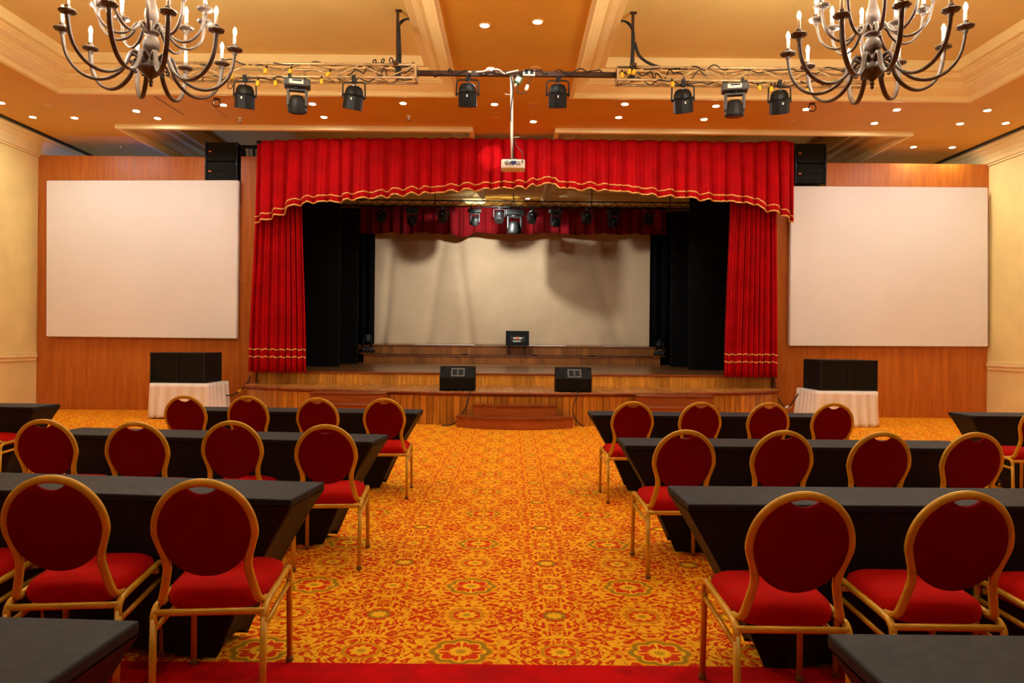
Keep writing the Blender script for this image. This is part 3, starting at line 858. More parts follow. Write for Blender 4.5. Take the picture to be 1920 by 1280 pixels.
def truss(label, x0, x1, d=0.22, y=TD, zt=TT, zb=TB, r=0.018, mat=None, step=0.36, name='lighting_truss', endside=None):
    mat = mat or M['alu']
    t = thing(name, label, 'truss', ((x0+x1)/2, y, zb))
    w = (x1-x0)/2; h = zt-zb
    for yy in (-d/2, d/2):
        for zz in (0, h):
            MB().tube([(-w,yy,zz),(w,yy,zz)], r, 8).build('chord', mat, t)
    n = max(2, int(round(2*w/step)))
    for i in range(n):
        a, b = -w+2*w*i/n, -w+2*w*(i+1)/n
        for yy in (-d/2, d/2):
            q = [(a,yy,0),(b,yy,h)] if i % 2 == 0 else [(a,yy,h),(b,yy,0)]
            MB().tube(q, r*0.5, 6).build('brace', mat, t)
        if d > 0.05:
            for zz in (0, h):
                q = [(a,-d/2,zz),(b,d/2,zz)] if i % 2 else [(a,d/2,zz),(b,-d/2,zz)]
                MB().tube(q, r*0.5, 6).build('brace', mat, t)
    for xx in (-w, w):
        for p, q in (((xx,-d/2,0),(xx,d/2,0)),((xx,d/2,0),(xx,d/2,h)),((xx,d/2,h),(xx,-d/2,h)),((xx,-d/2,h),(xx,-d/2,0))):
            MB().tube([p,q], r, 4, r, smooth=False).build('end_bar', mat, t)
    return t
truss('metal lighting truss left of the projector, partly behind the left chandelier', LX0, LX1)
truss('metal lighting truss right of the projector, partly behind the right chandelier', RX0, RX1)
cp = MB().box(LX1, RX0, -0.03, 0.03, -0.03, 0.03).build('truss_pipe', M['rust'], None, (0,TD,5.03))
tag(cp, 'square brown pipe joining the two lighting trusses above the projector', 'pipe')
for s, px, wd in ((-1,746,'left'),(1,1186,'right')):
    X = PX(px,60,TD)
    h = thing('truss_hanger', 'dark steel hanger pole holding the inner end of the %s truss' % wd, 'hanger', (X, TD-0.02, TB))
    MB().box(-0.018,0.018,-0.018,0.018,0,5.86-TB).build('pole', M['rust'], h)
    MB().box(-0.03,0.05,-0.03,0.03,5.86-TB-0.012,5.86-TB).build('plate', M['rust'], h)
    MB().box(-0.03,0.03,-0.16,0.16,0.16,0.2).build('clamp', M['rust'], h)
    for k in range(3):
        q = [(0.03*k-0.03-s*0.01, -0.03, 0.02), (-s*0.02+0.014*k, -0.035, 0.3), (-s*0.01+0.01*k, -0.03, 0.62), (-s*0.03, -0.03, 0.72+0.012*k), (-s*0.12, -0.03, 0.80), (-s*0.24, -0.03, 0.80-0.01*k), (-s*0.30, 0.0, 0.77-0.01*k)]
        MB().tube(catmull(q,5), 0.014, 6).build('cable', M['cable'], h)
pars = [(465,165,'par',0.25,0.12),(667,163,'par',0.25,0.18),(877,146,'par',0.22,0.0),(1046,146,'par',0.22,0.0),(1277,170,'par',0.35,-0.15),(1456,175,'par',0.35,-0.15)]
plab = ['black par can light leftmost on the front truss, beside the left chandelier','black par can light near the inner end of the left truss','black par can light on the pipe left of the projector pole','black par can light on the pipe right of the projector pole','black par can light near the inner end of the right truss','black par can light rightmost on the front truss, beside the right chandelier']
for (px,py,_,ti,ro), lb in zip(pars, plab):
    onpipe = 800 < px < 1100
    par_can(lb, (PX(px,py,TD), TD if onpipe else TD-0.11, 4.995 if onpipe else TB-0.02), 0.0, ti, ro)
moving_head('grey moving head light under the left truss', (PX(562,165,TD), TD-0.11, TB+0.0), 0.25, tilt=0.55)
moving_head('grey moving head light under the right truss', (PX(1373,170,TD), TD-0.11, TB+0.0), -0.2, tilt=0.1)
# yellow plugs hanging on the trusses
pl_left = [(434,142),(498,133),(544,134),(483,156),(517,156),(615,139),(603,153)]
pl_right = [(1166,141),(1180,134),(1188,135),(1261,158),(1424,165),(1446,167),(1514,171)]
pm = None
def plug(px, py, label, group):
    global pm
    p = P(px, py, TD-0.13)
    t = thing('power_plug', label, 'plug', p, random.uniform(-0.5,0.5), group)
    t.rotation_euler = (0, random.uniform(-0.5,0.5), 0)
    MB().lathe([(0.014,-0.04),(0.026,-0.03),(0.026,0.02),(0.018,0.035)], 10).build('shell', M['yellow'], t)
    MB().lathe([(0.012,0.033),(0.011,0.06),(0.007,0.075)], 8).build('gland', M['black'], t)
for i, (a, b) in enumerate(sorted(pl_left)):
    plug(a, b, 'small yellow cable plug on the left truss, %s from the left' % ORD[i], 'yellow plugs on the trusses')
for i, (a, b) in enumerate(sorted(pl_right)):
    plug(a, b, 'small yellow cable plug on the right truss, %s from the left' % ORD[i], 'yellow plugs on the trusses')
# cables tied along trusses and pipe
def cable(label, pts, r=0.008, mat=None, smooth=6):
    return tag(MB().tube(catmull(pts, smooth), r, 6).build('cable', mat or M['cable']), label, 'cable')
def wavy(x0, x1, y, z, az, n, seed):
    rr = random.Random(seed)
    return [(x0+(x1-x0)*i/n+rr.uniform(-0.03,0.03), y+rr.uniform(-0.06,0.06), z+rr.uniform(-az,az)) for i in range(n+1)]
cable('black cable lying along the top of the left truss', wavy(LX0+0.2, LX1, TD-0.1, TT+0.01, 0.035, 24, 1))
cable('black cable looping along the bottom of the left truss', wavy(LX0+0.4, LX1-0.05, TD-0.1, TB-0.01, 0.045, 26, 2))
cable('tangled black cable inside the inner end of the left truss', wavy(LX1-1.1, LX1-0.05, TD, (TT+TB)/2, 0.09, 18, 3))
cable('black cable lying along the top of the right truss', wavy(RX0, RX1-0.3, TD-0.1, TT-0.01, 0.04, 24, 4))
cable('black cable looping along the bottom of the right truss', wavy(RX0+0.1, RX1-0.4, TD-0.1, TB-0.01, 0.045, 26, 5))
cable('tangled black cable inside the inner end of the right truss', wavy(RX0+0.05, RX0+1.2, TD, (TT+TB)/2, 0.09, 18, 6))
cable('thick black cable sweeping from the right hanger onto the right truss', [(1.60,TD-0.04,5.45),(1.66,TD-0.04,5.28),(1.80,TD-0.05,5.17),(2.0,TD-0.06,5.11),(2.3,TD-0.08,5.10)], 0.02)
cable('black cable drooping along the pipe left of the projector pole', wavy(LX1, -0.1, TD-0.04, 5.02, 0.05, 18, 8))
cable('black cable drooping along the pipe right of the projector pole', wavy(0.05, RX0, TD-0.04, 5.05, 0.045, 18, 9))
cable('white cable wrapped over the pipe beside the projector pole', wavy(-0.62, 0.04, TD-0.045, 5.03, 0.03, 7, 10), 0.012, M['white'])
cable('coiled black cable bundle on the top of the left truss by its hanger', [(-1.9+0.05*math.cos(k*1.1)+0.02*k, TD-0.05+0.04*math.sin(k*0.9), TT+0.05+0.05*math.sin(k*1.1)) for k in range(18)], 0.008)
cable('thin loop of cable hanging under the left truss beside the chandelier', [(-3.77+0.035*math.sin(k*0.7), TD-0.1, 4.80+0.035*math.cos(k*0.7)+ (0.1 if k == 0 else 0)) for k in range(10)], 0.006, M['rust'])

# ------------------------------------------------------------------ projector
pj = thing('projector', 'white ceiling projector hanging on a thin pole in front of the valance', 'projector', (PX(962,306,TD), TD, PZ(962,315,TD)))
hh = PZ(962,298,TD)-PZ(962,315,TD)
w = 0.158
MB().box(-w, w, 0, 0.24, 0.0, hh).build('body', M['white'], pj, bevel=0.015)
MB().box(-w+0.02, w-0.01, -0.004, 0.004, 0.035, hh-0.022).build('rear_panel', M['skirt'], pj)
MB().lathe([(0.03,0),(0.03,0.004)], 18, M=Matrix.Translation((-w+0.075,-0.002,hh/2+0.008)) @ Matrix.Rotation(PI/2,4,'X')).build('speaker_grille', M['silver'], pj)
MB().box(-0.03, 0.045, -0.007, -0.003, hh/2-0.01, hh/2+0.035).build('socket_panel', M['blue'], pj)
for k, (xx, zz) in enumerate(((-0.04,.045),(-0.04,.07),(0.06,.05),(0.075,.075),(0.09,.05),(0.0,.045),(0.12,.075))):
    MB().box(xx-0.008, xx+0.008, -0.011, -0.004, zz-0.008, zz+0.008).build('socket', M['black'], pj)
MB().lathe([(0.045,0),(0.045,0.03),(0.035,0.035)], 18, M=Matrix.Translation((0.07,0.24,hh/2)) @ Matrix.Rotation(-PI/2,4,'X')).build('lens', M['black'], pj)
MB().box(-0.05, 0.05, 0.06, 0.18, hh, hh+0.03).build('mount_plate', M['grey'], pj)
ptop = 5.0-PZ(962,315,TD)
MB().tube([(-0.01,0.06,hh+0.02),(-0.02,0.03,hh+0.3),(-0.03,0.0,ptop)], 0.019, 10).build('pole', M['white'], pj)
MB().tube(catmull([(0.0,0.03,hh+0.02),(-0.005,0.03,hh+0.35),(-0.04,0.0,hh+0.6),(-0.012,-0.02,hh+0.9),(-0.04,-0.03,ptop)],6), 0.008, 6).build('cable', M['cable'], pj)
MB().tube(catmull([(0.125,-0.01,0.085),(0.12,-0.03,hh+0.08),(0.05,0.0,hh+0.17),(0.02,0.02,hh+0.27)],6), 0.006, 6).build('cable', M['grey'], pj)
for zz, s in ((hh+0.28,1),(hh+0.85,-1),(ptop-0.12,1)):
    MB().tube([(-0.02,-0.02,zz),(-0.02+s*0.1,-0.02,zz+0.012)], 0.005, 5).build('cable_tie', M['white'], pj)
jb = thing('junction_box', 'small dark green junction box hanging beside the projector pole', 'box', P(972,150,TD-0.06))
jb.rotation_euler = (0, 0.5, 0)
MB().box(-0.045,0.045,-0.03,0.03,-0.05,0.05).build('body', M['green'], jb, bevel=0.006)
MB().box(-0.03,0.03,-0.034,-0.03,-0.03,0.03).build('lid', M['white'], jb)
MB().lathe([(0.012,-0.10),(0.014,-0.05)], 8).build('gland', M['white'], jb)
so = thing('power_socket', 'white double power socket on the pipe right of the projector pole', 'socket', P(992,137,TD-0.06))
MB().box(-0.08,0.08,-0.02,0.02,-0.04,0.04).build('body', M['white'], so, bevel=0.006)
for xx in (-0.035,0.035):
    MB().box(xx-0.022,xx+0.022,-0.026,-0.018,-0.02,0.025).build('outlet', M['black'], so)
pg = thing('power_plug', 'white plug dangling on a black lead below the double socket', 'plug', P(988,164,TD-0.06))
pg.rotation_euler = (0,0.3,0)
MB().lathe([(0.014,-0.045),(0.024,-0.03),(0.024,0.025),(0.014,0.04)], 10).build('shell', M['white'], pg)
MB().tube(catmull([(0.0,0,0.04),(0.012,0,0.1),(0.02,0,0.16)],5), 0.007, 6).build('lead', M['cable'], pg)
MB().tube(catmull([(0.0,0,-0.045),(-0.03,0,-0.09),(-0.09,0,-0.1),(-0.125,0,-0.03),(-0.11,0,0.03)],6), 0.007, 6).build('lead', M['cable'], pg)

# ------------------------------------------------------------------ back truss with lights over the stage
BD = 20.0
truss('black lattice truss over the stage behind the valance', -4.9, 4.9, 0.02, BD, PZ(960,377,BD), PZ(960,388,BD), 0.014, M['black'], 0.17, 'stage_truss')
zb = PZ(960,388,BD)
bt = bpy.data.objects['stage_truss']
for hx in (-4.2,-2.1,0.0,2.1,4.2):
    MB().tube([(hx,0,0.0),(hx,0,ZC-zb if abs(hx) < 0.8 else 6.02-zb)], 0.012, 6).build('hanger_rod', M['black'], bt)
bl = [(715,'p'),(773,'m'),(830,'p'),(890,'m'),(936,'p'),(997,'p'),(1042,'m'),(1100,'p'),(1150,'m'),(1215,'p')]
np_, nm_ = 0, 0
for px, k in bl:
    X = PX(px, 400, BD)
    if k == 'p':
        par_can('dark par can light on the stage truss, %s par can from the left' % ORD[np_], (X, BD, zb-0.01), 0, -0.5, 0, 1.0, 'par cans on the stage truss'); np_ += 1
    else:
        moving_head('dark moving head light on stage truss, %s of four small ones from left' % ORD[nm_], (X, BD, zb-0.01), 0.3, tilt=0.6, scale=1.0, lens=False, dark=True); nm_ += 1
moving_head('large shiny moving head light at the middle of the stage truss', (PX(965,375,BD-0.03), BD-0.03, zb), 0.1, tilt=0.2, scale=1.5, dark=True)
moving_head('black moving head light on the stage step beside the left edge of the backcloth', (PX(688,640,21.7), 21.72, Z1), 0.6, hang=False, tilt=0.6, scale=1.15, lens=False, dark=True)
moving_head('black moving head light on the stage step beside the right edge of the backcloth', (PX(1238,640,21.7), 21.72, Z1), -0.6, hang=False, tilt=0.9, scale=1.0, lens=False, dark=True)
for i, px in enumerate((872,1003,1110,822,1070)):
    if i < 3:
        p = P(px, 662, 21.55); b = thing('floor_socket', 'small black socket box on the stage back step, %s from the left' % ORD[i], 'socket', (p.x, 21.55, Z1+0.003))
        MB().box(-0.06,0.06,-0.04,0.04,0,0.05).build('body', M['black'], b, bevel=0.006)
        MB().box(-0.05,0.05,-0.03,0.03,0.05,0.056).build('lid', M['silver'], b)
cable('black cable lying along the back step of the stage', [(-4.1,21.6,Z1+0.02),(-3.0,21.62,Z1+0.015),(-1.5,21.6,Z1+0.015),(-0.6,21.62,Z1+0.015),(0.8,21.6,Z1+0.015),(2.4,21.58,Z1+0.015),(4.1,21.6,Z1+0.015)], 0.014)
cable('black cable hanging from the left stage monitor to the floor by the curved steps', [(-0.72,13.3,ZL+0.01),(-0.70,12.98,ZL+0.02),(-0.72,12.82,ZL-0.03),(-0.76,12.80,0.35),(-0.90,12.78,0.12),(-1.02,12.76,0.02),(-1.18,12.7,0.012)], 0.009)
cable('black cable hanging from the right stage monitor down behind the curved steps', [(1.2,13.2,ZL+0.01),(1.15,12.95,ZL+0.02),(1.13,12.83,ZL-0.03),(1.06,12.80,0.35),(1.07,12.80,0.2),(1.16,12.78,0.06),(1.25,12.76,0.012)], 0.009)
cable('black cable running from the left bass cabinet up to the stage corner', [P(420,741,14.2),P(436,740,14.3),P(449,733,14.38),P(460,723,14.6),P(467,712,14.85),P(469,705,14.95)], 0.012)
cable('black cable hanging at the right stage corner beside the red curtain', [P(1452,708,14.95),P(1454,728,14.9),P(1460,748,14.6),P(1470,761,14.2),P(1478,764,13.9),P(1489,750,13.8),P(1497,738,13.75)], 0.012)
tag(MB().lathe([(0.015,-0.04),(0.025,-0.02),(0.025,0.03),(0.012,0.05)], 10).build('power_plug', M['yellow'], None, P(449,733,14.37), (0,1.0,0)), 'yellow plug on the cable beside the left bass cabinet', 'plug')
tag(MB().lathe([(0.015,-0.06),(0.025,-0.04),(0.025,0.03),(0.012,0.05)], 10).build('power_plug', M['white'], None, P(1478,763,13.9), (0,1.4,0)), 'white plug on the cable beside the right bass cabinet', 'plug')

#@DOWNLIGHTS
# ------------------------------------------------------------------ ceiling downlights and small ceiling fittings
ring_m = MB().lathe([(0.062,0.0),(0.078,0.0),(0.080,-0.006),(0.074,-0.012),(0.060,-0.010)], 20).mesh('trim_ring'); ring_m.materials.append(M['lensring'])
lens_m = MB().add([(0.05*math.cos(2*PI*k/16),0.05*math.sin(2*PI*k/16),-0.013) for k in range(16)], [tuple(range(15,-1,-1))]).mesh('lens'); lens_m.materials.append(M['lens'])
def downlight(x, y, label):
    t = thing('downlight', label, 'downlight', (x, y, ZC), 0, 'recessed downlights')
    put('trim_ring', ring_m, t); put('lens', lens_m, t)
rowA = [(-8.66,12.6),(-4.91,12.6),(-3.38,12.5),(-1.85,12.42),(-0.33,12.43),(1.83,12.35),(3.35,12.41),(4.90,12.53),(6.41,12.51),(7.92,12.5)]
rowB = [(-8.64,13.4),(-7.90,13.42),(-6.40,13.40),(-3.37,13.24),(0.344,13.38),(1.83,13.08),(3.344,13.15),(6.41,13.28),(7.92,13.26),(8.69,13.2)]
for i, (x, y) in enumerate(rowA): downlight(x, y, 'lit round ceiling downlight, %s from the left in the row nearer the coffers' % ORD[i])
for i, (x, y) in enumerate(rowB): downlight(x, y, 'lit round ceiling downlight, %s from the left in the row nearer the stage' % ORD[i])
downlight(-6.57, 12.98, 'lit ceiling downlight alone between the two rows, under the left chandelier')
downlight(-0.378, 9.33, 'bright lit downlight near the top of the picture, left one in the central beam')
downlight(0.278, 9.21, 'lit downlight near the top of the picture, right one in the central beam')
downlight(-0.347, 10.81, 'lit downlight just above the pipe left of the projector pole')
downlight(7.945, 14.85, 'lit downlight above the right screen, left one of the pair')
downlight(8.72, 14.85, 'lit downlight above the right screen, right one of the pair')
downlight(0.40, 20.6, 'lit downlight over the stage beside the middle moving head')
for i, ((px, py), lb) in enumerate((((450,225),'small ceiling sprinkler left of the stage truss lights, near the stage coffer'),((766,221),'small ceiling sprinkler near the stage coffer, left of the projector'),((227,277),'small ceiling sprinkler above the left wood panel'))):
    u, v = un(px, py-4); D = F*(ZC-H)/-v
    t = thing('sprinkler', lb, 'sprinkler', (u/F*D, D, ZC))
    MB().lathe([(0.012,-0.07),(0.03,-0.066),(0.012,-0.055),(0.014,-0.02),(0.045,-0.006),(0.045,0)], 12).build('head', M['white'], t)
    MB().lathe([(0.035,-0.078),(0.035,-0.072)], 12).build('deflector', M['silver'], t)
for (px, py), lb in (((89,196),'round ceiling vent at the left end of the ceiling band'),((1000,195),'round ceiling vent right of the projector pole'),((929,220),'small round ceiling vent left of the projector pole'),((1003,128),'round ceiling vent above the pipe right of the projector pole'),((1484,227),'round ceiling vent near the right end of the stage coffer')):
    u, v = un(px, py); D = F*(ZC-H)/-v
    t = thing('ceiling_vent', lb, 'vent', (u/F*D, D, ZC))
    MB().lathe([(0.06,0),(0.085,0),(0.085,-0.008),(0.06,-0.012)], 18).build('rim', M['lensring'], t)
    MB().lathe([(0.0,-0.004),(0.058,-0.004)], 18).build('louvre', M['rust'], t)
for (px, py), lb in (((406,190),'dark ring fitting on the ceiling right of the left chandelier'),((1523,199),'dark ring fitting on the ceiling left of the right chandelier')):
    u, v = un(px, py-5); D = F*(ZC-H)/-v
    t = thing('ceiling_hook', lb, 'hook', (u/F*D, D, ZC))
    MB().lathe([(0.05,-0.012),(0.05,0)], 14).build('plate', M['rust'], t)
    MB().tube([(0.06*math.cos(2*PI*k/14),0,-0.07+0.06*math.sin(2*PI*k/14)) for k in range(14)], 0.01, 6, closed=True, up=(0,1,0)).build('ring', M['rust'], t)

#@CHANDELIER
# ------------------------------------------------------------------ chandeliers
def arm_profile(pts): return [(p.x, p.z) for p in catmull([(a,0,b) for a, b in pts], 6)]
low_arm = arm_profile([(0.075,0.20),(0.115,0.235),(0.155,0.255),(0.195,0.235),(0.215,0.18),(0.26,0.085),(0.36,0.005),(0.48,-0.02),(0.60,0.02),(0.69,0.11),(0.735,0.21),(0.755,0.32),(0.76,0.385)])
up_arm = arm_profile([(0.06,0.50),(0.09,0.535),(0.12,0.545),(0.15,0.52),(0.18,0.47),(0.24,0.42),(0.32,0.405),(0.40,0.44),(0.46,0.51),(0.49,0.60),(0.505,0.70)])
curl = arm_profile([(0.10,0.19),(0.13,0.17),(0.16,0.13),(0.155,0.10),(0.135,0.105)])
def bar_mesh(name, prof, r, ry):
    m = MB().tube([(a,0,b) for a, b in prof], r, 8, ry, up=(0,1,0), sharp=0.6).mesh(name); m.materials.append(M['bronze']); return m
arm_low_m, arm_up_m, curl_m = bar_mesh('arm', low_arm, 0.014, 0.022), bar_mesh('arm', up_arm, 0.011, 0.016), bar_mesh('scroll', curl, 0.009, 0.011)
cup_m = MB().lathe([(0.012,-0.05),(0.022,-0.045),(0.026,-0.02),(0.040,-0.008),(0.072,0.0),(0.080,0.012),(0.074,0.022),(0.040,0.020),(0.024,0.030),(0.026,0.055),(0.022,0.066)], 8, smooth=False).mesh('candle_cup'); cup_m.materials.append(M['bronze'])
can_m = MB().lathe([(0.017,0.06),(0.017,0.155),(0.012,0.16)], 10).mesh('candle'); can_m.materials.append(M['candle'])
bprof = [(0.004,0.155),(0.012,0.165),(0.019,0.185),(0.016,0.205),(0.008,0.225),(0.002,0.235)]
bulb_m = MB().lathe(bprof, 8).mesh('bulb'); bulb_m.materials.append(M['bulb'])
bulboff_m = MB().lathe(bprof, 8).mesh('bulb'); bulboff_m.materials.append(M['bulb_off'])
spine = [(0.004,-0.045),(0.014,-0.035),(0.018,-0.02),(0.010,-0.008),(0.022,0.0),(0.022,0.012),(0.012,0.02),(0.022,0.04),(0.060,0.07),(0.110,0.115),(0.120,0.135),(0.112,0.15),(0.060,0.16),(0.045,0.18),(0.042,0.235),(0.030,0.245),(0.026,0.27),(0.040,0.29),(0.066,0.31),(0.080,0.345),(0.080,0.385),(0.062,0.425),(0.035,0.45),(0.05,0.465),(0.074,0.475),(0.074,0.49),(0.05,0.50),(0.036,0.52),(0.030,0.56),(0.045,0.58),(0.062,0.61),(0.066,0.65),(0.056,0.70),(0.040,0.76),(0.030,0.84),(0.040,0.88),(0.03,0.92),(0.016,0.94),(0.016,1.9)]
def chandelier(label, x, y, z, ph1, ph2, off):
    t = thing('chandelier', label, 'chandelier', (x, y, z))
    MB().lathe([(r, min(h, 5.86-z)) for r, h in spine], 20).build('spine', M['bronze'], t)
    MB().lathe([(0.10,5.86-z),(0.09,5.82-z),(0.03,5.78-z)][::-1], 20).build('ceiling_rose', M['bronze'], t)
    for k in range(10):
        for tier, (me, ph, prof) in enumerate(((arm_low_m, ph1, low_arm), (arm_up_m, ph2, up_arm))):
            a = math.radians(ph+36*k)
            arm = put('arm', me, t, None, (0,0,a))
            r, h = prof[-1]
            cp = put('candle_cup', cup_m, arm, (r,0,h+0.02)); put('candle', can_m, arm, (r,0,h+0.02))
            put('bulb', bulboff_m if (tier, k) in off else bulb_m, arm, (r,0,h+0.02))
        put('scroll', curl_m, t, None, (0,0,math.radians(ph1+36*k+18)))
    # leaf ornaments above the lower bowl
    lf = MB().tube([(p.x,0,p.z) for p in catmull([(0.05,0,0.16),(0.075,0,0.20),(0.07,0,0.245),(0.045,0,0.26),(0.03,0,0.235)],5)], 0.02, 6, 0.008, up=(0,1,0)).mesh('leaf'); lf.materials.append(M['bronze'])
    for k in range(5):
        put('leaf', lf, t, None, (0,0,math.radians(ph1+72*k+18)))
CZ = 3.93
chandelier('large two-tier bronze candle chandelier over the left tables', -3.53, 7.25, CZ, 18, 4, {(0,2)})
chandelier('large two-tier bronze candle chandelier over the right tables', 3.41, 7.12, CZ, 9.5, -14+90, {(0,6),(0,7)})

#@FURNITURE
# ------------------------------------------------------------------ chairs
def lean(z): return -0.228-0.13*max(0, (z-0.44)/0.48)
def make_chair():
    t = thing('banquet_chair', 'x', 'chair', (0,0,0))
    foot = MB().lathe([(0.0145,0),(0.0165,0.003),(0.0165,0.02),(0.0145,0.024)], 8).mesh('foot_cap'); foot.materials.append(M['foot'])
    for s in (-1, 1):
        l = MB().tube([(s*0.208,0.238,0.012),(s*0.205,0.232,0.36),(s*0.205,0.232,0.385)], 0.0125, 8, 0.0135, up=(0,1,0), sharp=0.7).build('leg', M['gold'], t)
        put('foot_cap', foot, l, (s*0.208,0.238,0))
        l = MB().tube([(s*0.203,-0.262,0.012),(s*0.204,-0.245,0.38)], 0.0125, 8, 0.0135, up=(0,1,0), sharp=0.7).build('leg', M['gold'], t)
        put('foot_cap', foot, l, (s*0.203,-0.262,0))
        pts = catmull([(s*0.205,0.232,0.375),(s*0.205,0.226,0.41),(s*0.205,0.205,0.432),(s*0.205,0.17,0.436),(s*0.204,0.0,0.428),(s*0.204,-0.18,0.42),(s*0.204,-0.222,0.412),(s*0.204,-0.243,0.39),(s*0.204,-0.246,0.36)], 4)
        MB().tube(pts, 0.0125, 8, 0.0135, up=(1,0,0), sharp=0.7).build('side_rail', M['gold'], t)
        MB().tube([(s*0.203,0.236,0.355),(s*0.203,-0.247,0.335)], 0.009, 8, 0.011, sharp=0.7).build('side_stretcher', M['gold'], t)
    MB().tube([(-0.204,-0.242,0.40),(0.204,-0.242,0.40)], 0.010, 8, 0.013, sharp=0.7).build('crossbar', M['gold'], t)
    MB().tube([(-0.204,0.19,0.40),(0.204,0.19,0.40)], 0.010, 8, 0.013, sharp=0.7).build('crossbar', M['gold'], t)
    # hoop of the back
    R, RZ, zc = 0.179, 0.190, 0.725
    half = [(0.192,-0.165,0.425),(0.188,-0.20,0.430),(0.180,-0.228,0.445),(0.170,-0.238,0.475)]
    half += [(0.154,lean(0.545),0.545),(0.1485,lean(0.585),0.585),(0.155,lean(0.63),0.63),(0.1685,lean(0.675),0.675)]
    for d in range(-4, 91, 8):
        a = math.radians(d); half.append((R*math.cos(a), lean(zc+RZ*math.sin(a)), zc+RZ*math.sin(a)))
    half.append((0, lean(zc+RZ), zc+RZ))
    full = [Vector(p) for p in half]+[Vector((-p[0],p[1],p[2])) for p in half[::-1][1:]]
    MB().tube(catmull(full, 3), 0.0155, 8, 0.0125, up=(0,1,0), sharp=0.7).build('back_frame', M['gold'], t)
    # upholstered round back with the hand hole notch
    rr, rz_ = R-0.008, RZ-0.008
    out = []
    for d in range(-250, 71, 8):
        a = math.radians(d); out.append((rr*math.cos(a), zc+rz_*math.sin(a)))
    for k in range(1, 8):
        q = -1+2*k/8
        out.append((-q*rr*math.cos(math.radians(70)), zc+rz_*math.sin(math.radians(70))-0.026*(1-q*q)))
    m = MB(); n = len(out); c0 = (0, zc-0.01)
    rings = [(1.0,0.0),(1.0,0.010),(0.97,0.018),(0.85,0.023),(0.55,0.027),(0.0,0.028)]
    for sgn in (-1, 1):
        b = len(m.v)
        for q, th in rings[:-1]:
            for (x, z) in out:
                xx, zz = c0[0]+(x-c0[0])*q, c0[1]+(z-c0[1])*q
                m.v.append((xx, lean(zz)+sgn*th*(0.75 if sgn < 0 else 1.0), zz))
        m.v.append((c0[0], lean(c0[1])+sgn*0.028*(0.75 if sgn < 0 else 1), c0[1]))
        for i in range(len(rings)-2):
            for k in range(n):
                k2 = (k+1) % n
                f = (b+i*n+k, b+i*n+k2, b+(i+1)*n+k2, b+(i+1)*n+k)
                m.f.append(f if sgn < 0 else f[::-1]); m.s.append(True)
        for k in range(n):
            f = (b+(len(rings)-2)*n+k, b+(len(rings)-2)*n+(k+1) % n, b+(len(rings)-1)*n)
            m.f.append(f if sgn < 0 else f[::-1]); m.s.append(True)
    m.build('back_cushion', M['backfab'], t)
    # seat: rounded, slightly wider at the front
    def outline(ins):
        pts = []
        for k in range(40):
            a = 2*PI*k/40
            ca, sa = math.cos(a), math.sin(a)
            x = math.copysign(abs(ca)**0.45, ca); y = math.copysign(abs(sa)**0.45, sa)
            wdt = 0.199+0.007*y
            pts.append((x*(wdt-ins), 0.015+y*(0.225-ins)))
        return pts
    m = MB()
    prof = [(0.03,0.418),(0.012,0.420),(0.002,0.434),(0.0,0.462),(0.008,0.486),(0.032,0.502),(0.09,0.513),(0.15,0.516)]
    for ins, z in prof:
        m.v += [(x,y,z-0.022) for x, y in outline(ins)]
    for i in range(len(prof)-1):
        for k in range(40):
            k2 = (k+1) % 40
            m.f.append((i*40+k, i*40+k2, i*40+40+k2, i*40+40+k)); m.s.append(True)
    m.f.append(tuple(range(39,-1,-1))); m.s.append(False)
    m.f.append(tuple((len(prof)-1)*40+k for k in range(40))); m.s.append(True)
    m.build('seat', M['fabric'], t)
    return t
proto = make_chair()
used = [False]
def chair(xt, dt, rz, label, group):
    """xt, dt: where the top of the chair back stands"""
    if used[0]: o = copy_tree(proto)
    else: o = proto; used[0] = True
    off = Vector((0, lean(0.91), 0)); off.rotate(Euler((0,0,rz)))
    o.location = (xt-off.x, dt-off.y, 0.0 if dt > 3.4 else 0.006)
    o.rotation_euler = (0,0,rz)
    o['label'] = label; o['group'] = group
rows = [
 ('back', 'left', 0.03, [(-1.148,6.727),(-1.75,6.714),(-2.428,6.85),(-2.988,6.814)]),
 ('middle', 'left', 0.10, [(-1.145,4.60),(-1.785,4.755),(-2.34,4.644),(-2.976,4.743)]),
 ('front', 'left', 0.10, [(-1.136,2.742),(-1.719,2.786),(-2.31,2.85)]),
 ('back', 'right', 0.0, [(1.084,6.636),(1.691,6.65),(2.306,6.663),(2.887,6.673)]),
 ('middle', 'right', 0.0, [(1.055,4.501),(1.657,4.522),(2.235,4.488),(2.811,4.507)]),
 ('front', 'right', 0.01, [(1.034,2.615),(1.624,2.652),(2.24,2.64)]),
]
# the row nearest the camera is called nearest; the one at the stage farthest
nm = {'back': 'row nearest the stage', 'middle': 'middle row', 'front': 'row nearest the camera'}
for row, side, rz, lst in rows:
    for i, (x, d) in enumerate(lst):
        jit = random.uniform(-0.025, 0.025)
        chair(x, d, rz+jit, 'round-backed red and gold chair, %s, %s from the aisle on the %s' % (nm[row], ORD[i], side), 'red and gold banquet chairs')
chair(-5.08, 7.02, 0.04, 'red and gold chair cut by the left picture edge, at the far left table', 'red and gold banquet chairs')
chair(4.78, 6.70, 0.0, 'red and gold chair cut by the right picture edge, at the far right table', 'red and gold banquet chairs')

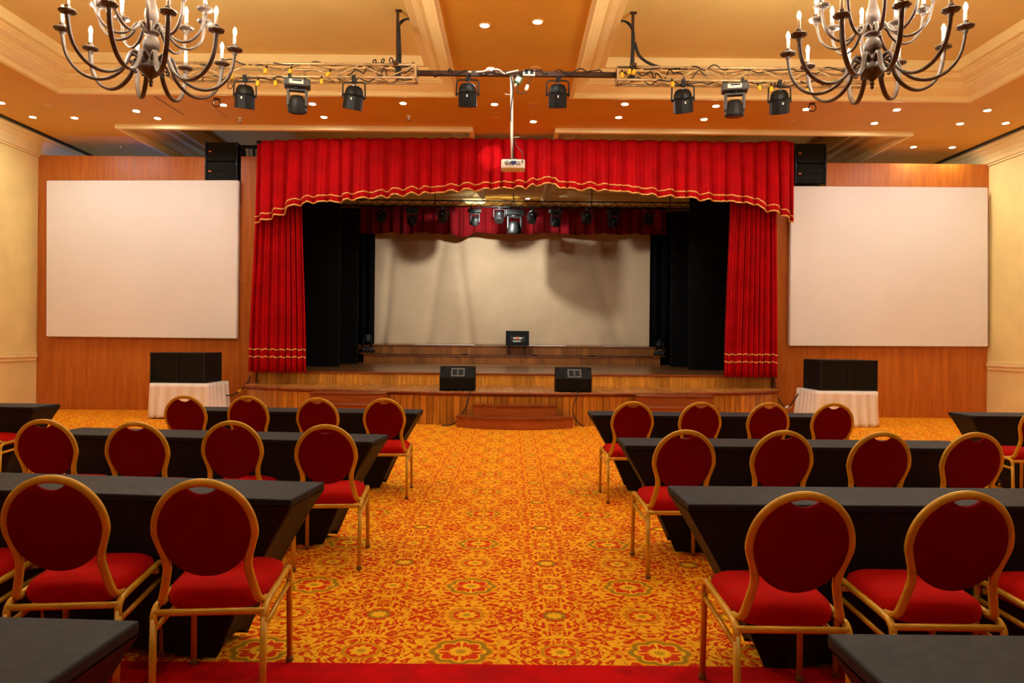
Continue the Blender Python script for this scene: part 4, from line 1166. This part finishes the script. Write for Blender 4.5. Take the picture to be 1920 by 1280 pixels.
# ------------------------------------------------------------------ tables in stretch covers
def make_table():
    t = thing('conference_table', 'x', 'table', (0,0,0))
    L, W, Hh = 2.44, 0.42, 0.75
    # local: x along the table from the aisle end (0) to -L or mirrored; y=0 far edge, -W near edge
    MB().box(0, L, -W, 0, Hh-0.035, Hh).build('table_top', M['spandex'], t, bevel=0.008)
    a, b = L/2, W/2
    def fn(u, v):
        s = u*2*(L+W)
        if s < L: x, y = s, -W; 
        elif s < L+W: x, y = L, -W+(s-L)
        elif s < 2*L+W: x, y = L-(s-L-W), 0
        else: x, y = 0, -(s-2*L-W)
        e = v
        ins = 0.36*e+0.02*math.sin(PI*v)      # ends stretch in towards the feet
        xx = a+(x-a)*(1-ins/a)
        yy = -b+(y+b)*(1-0.30*v**0.55)
        q = max(0.0, 1-abs((xx-a)/(a-0.37-0.14))**4) if v > 0 else 0
        onlong = abs(abs(y+b)-b) < 1e-6
        zb = 0.012+(0.03*q if onlong else 0.05*max(0,1-abs((y+b)/b)**3))
        return Vector((xx, yy, (Hh-0.034)+(zb-(Hh-0.034))*v))
    MB().grid(fn, 2*(61+12), 14).build('cover', M['spandex'], t)
    for x in (0.46, L-0.46):
        for y in (-W+0.09, -0.09):
            MB().tube([(x,y,0),(x,y,Hh-0.04)], 0.016, 8).build('leg', M['black'], t)
    return t
tp = make_table()
tables = [
 (-0.898,7.62,PI-0.03,'far','black-covered long table in the row nearest the stage, left of the aisle'),
 (-0.914,5.56,PI-0.105,'far','black-covered long table in the middle row, left of the aisle'),
 (-0.916,3.68,PI-0.105,'far','black-covered long table in the third row from the stage, left of the aisle'),
 (-0.91,1.84,PI-0.05,'far','black-covered table cut by the bottom left corner of the picture'),
 (0.778,7.62,0,'near','black-covered long table in the row nearest the stage, right of the aisle'),
 (0.78,5.51,0.0,'near','black-covered long table in the middle row, right of the aisle'),
 (0.77,3.67,0.012,'near','black-covered long table in the third row from the stage, right of the aisle'),
 (0.765,1.80,0.0,'near','black-covered table cut by the bottom right corner of the picture'),
 (-4.74,7.85,PI-0.05,'far','black-covered table at the far left edge below the left screen'),
 (4.62,7.90,0.0,'near','black-covered table at the far right edge below the right screen'),
]
for i, (x, y, rz, side, lb) in enumerate(tables):
    o = tp if i == 0 else copy_tree(tp)
    # left tables are turned round: their far edge is the local near edge
    if side == 'far':
        off = Vector((0,-0.42,0)); off.rotate(Euler((0,0,rz)))
        o.location = (x-off.x, y-off.y, 0.0)
    else: o.location = (x, y, 0.0)
    o.rotation_euler = (0,0,rz)
    o['label'] = lb; o['group'] = 'black-covered conference tables'
    if y < 3.4: o.location.z = 0.006
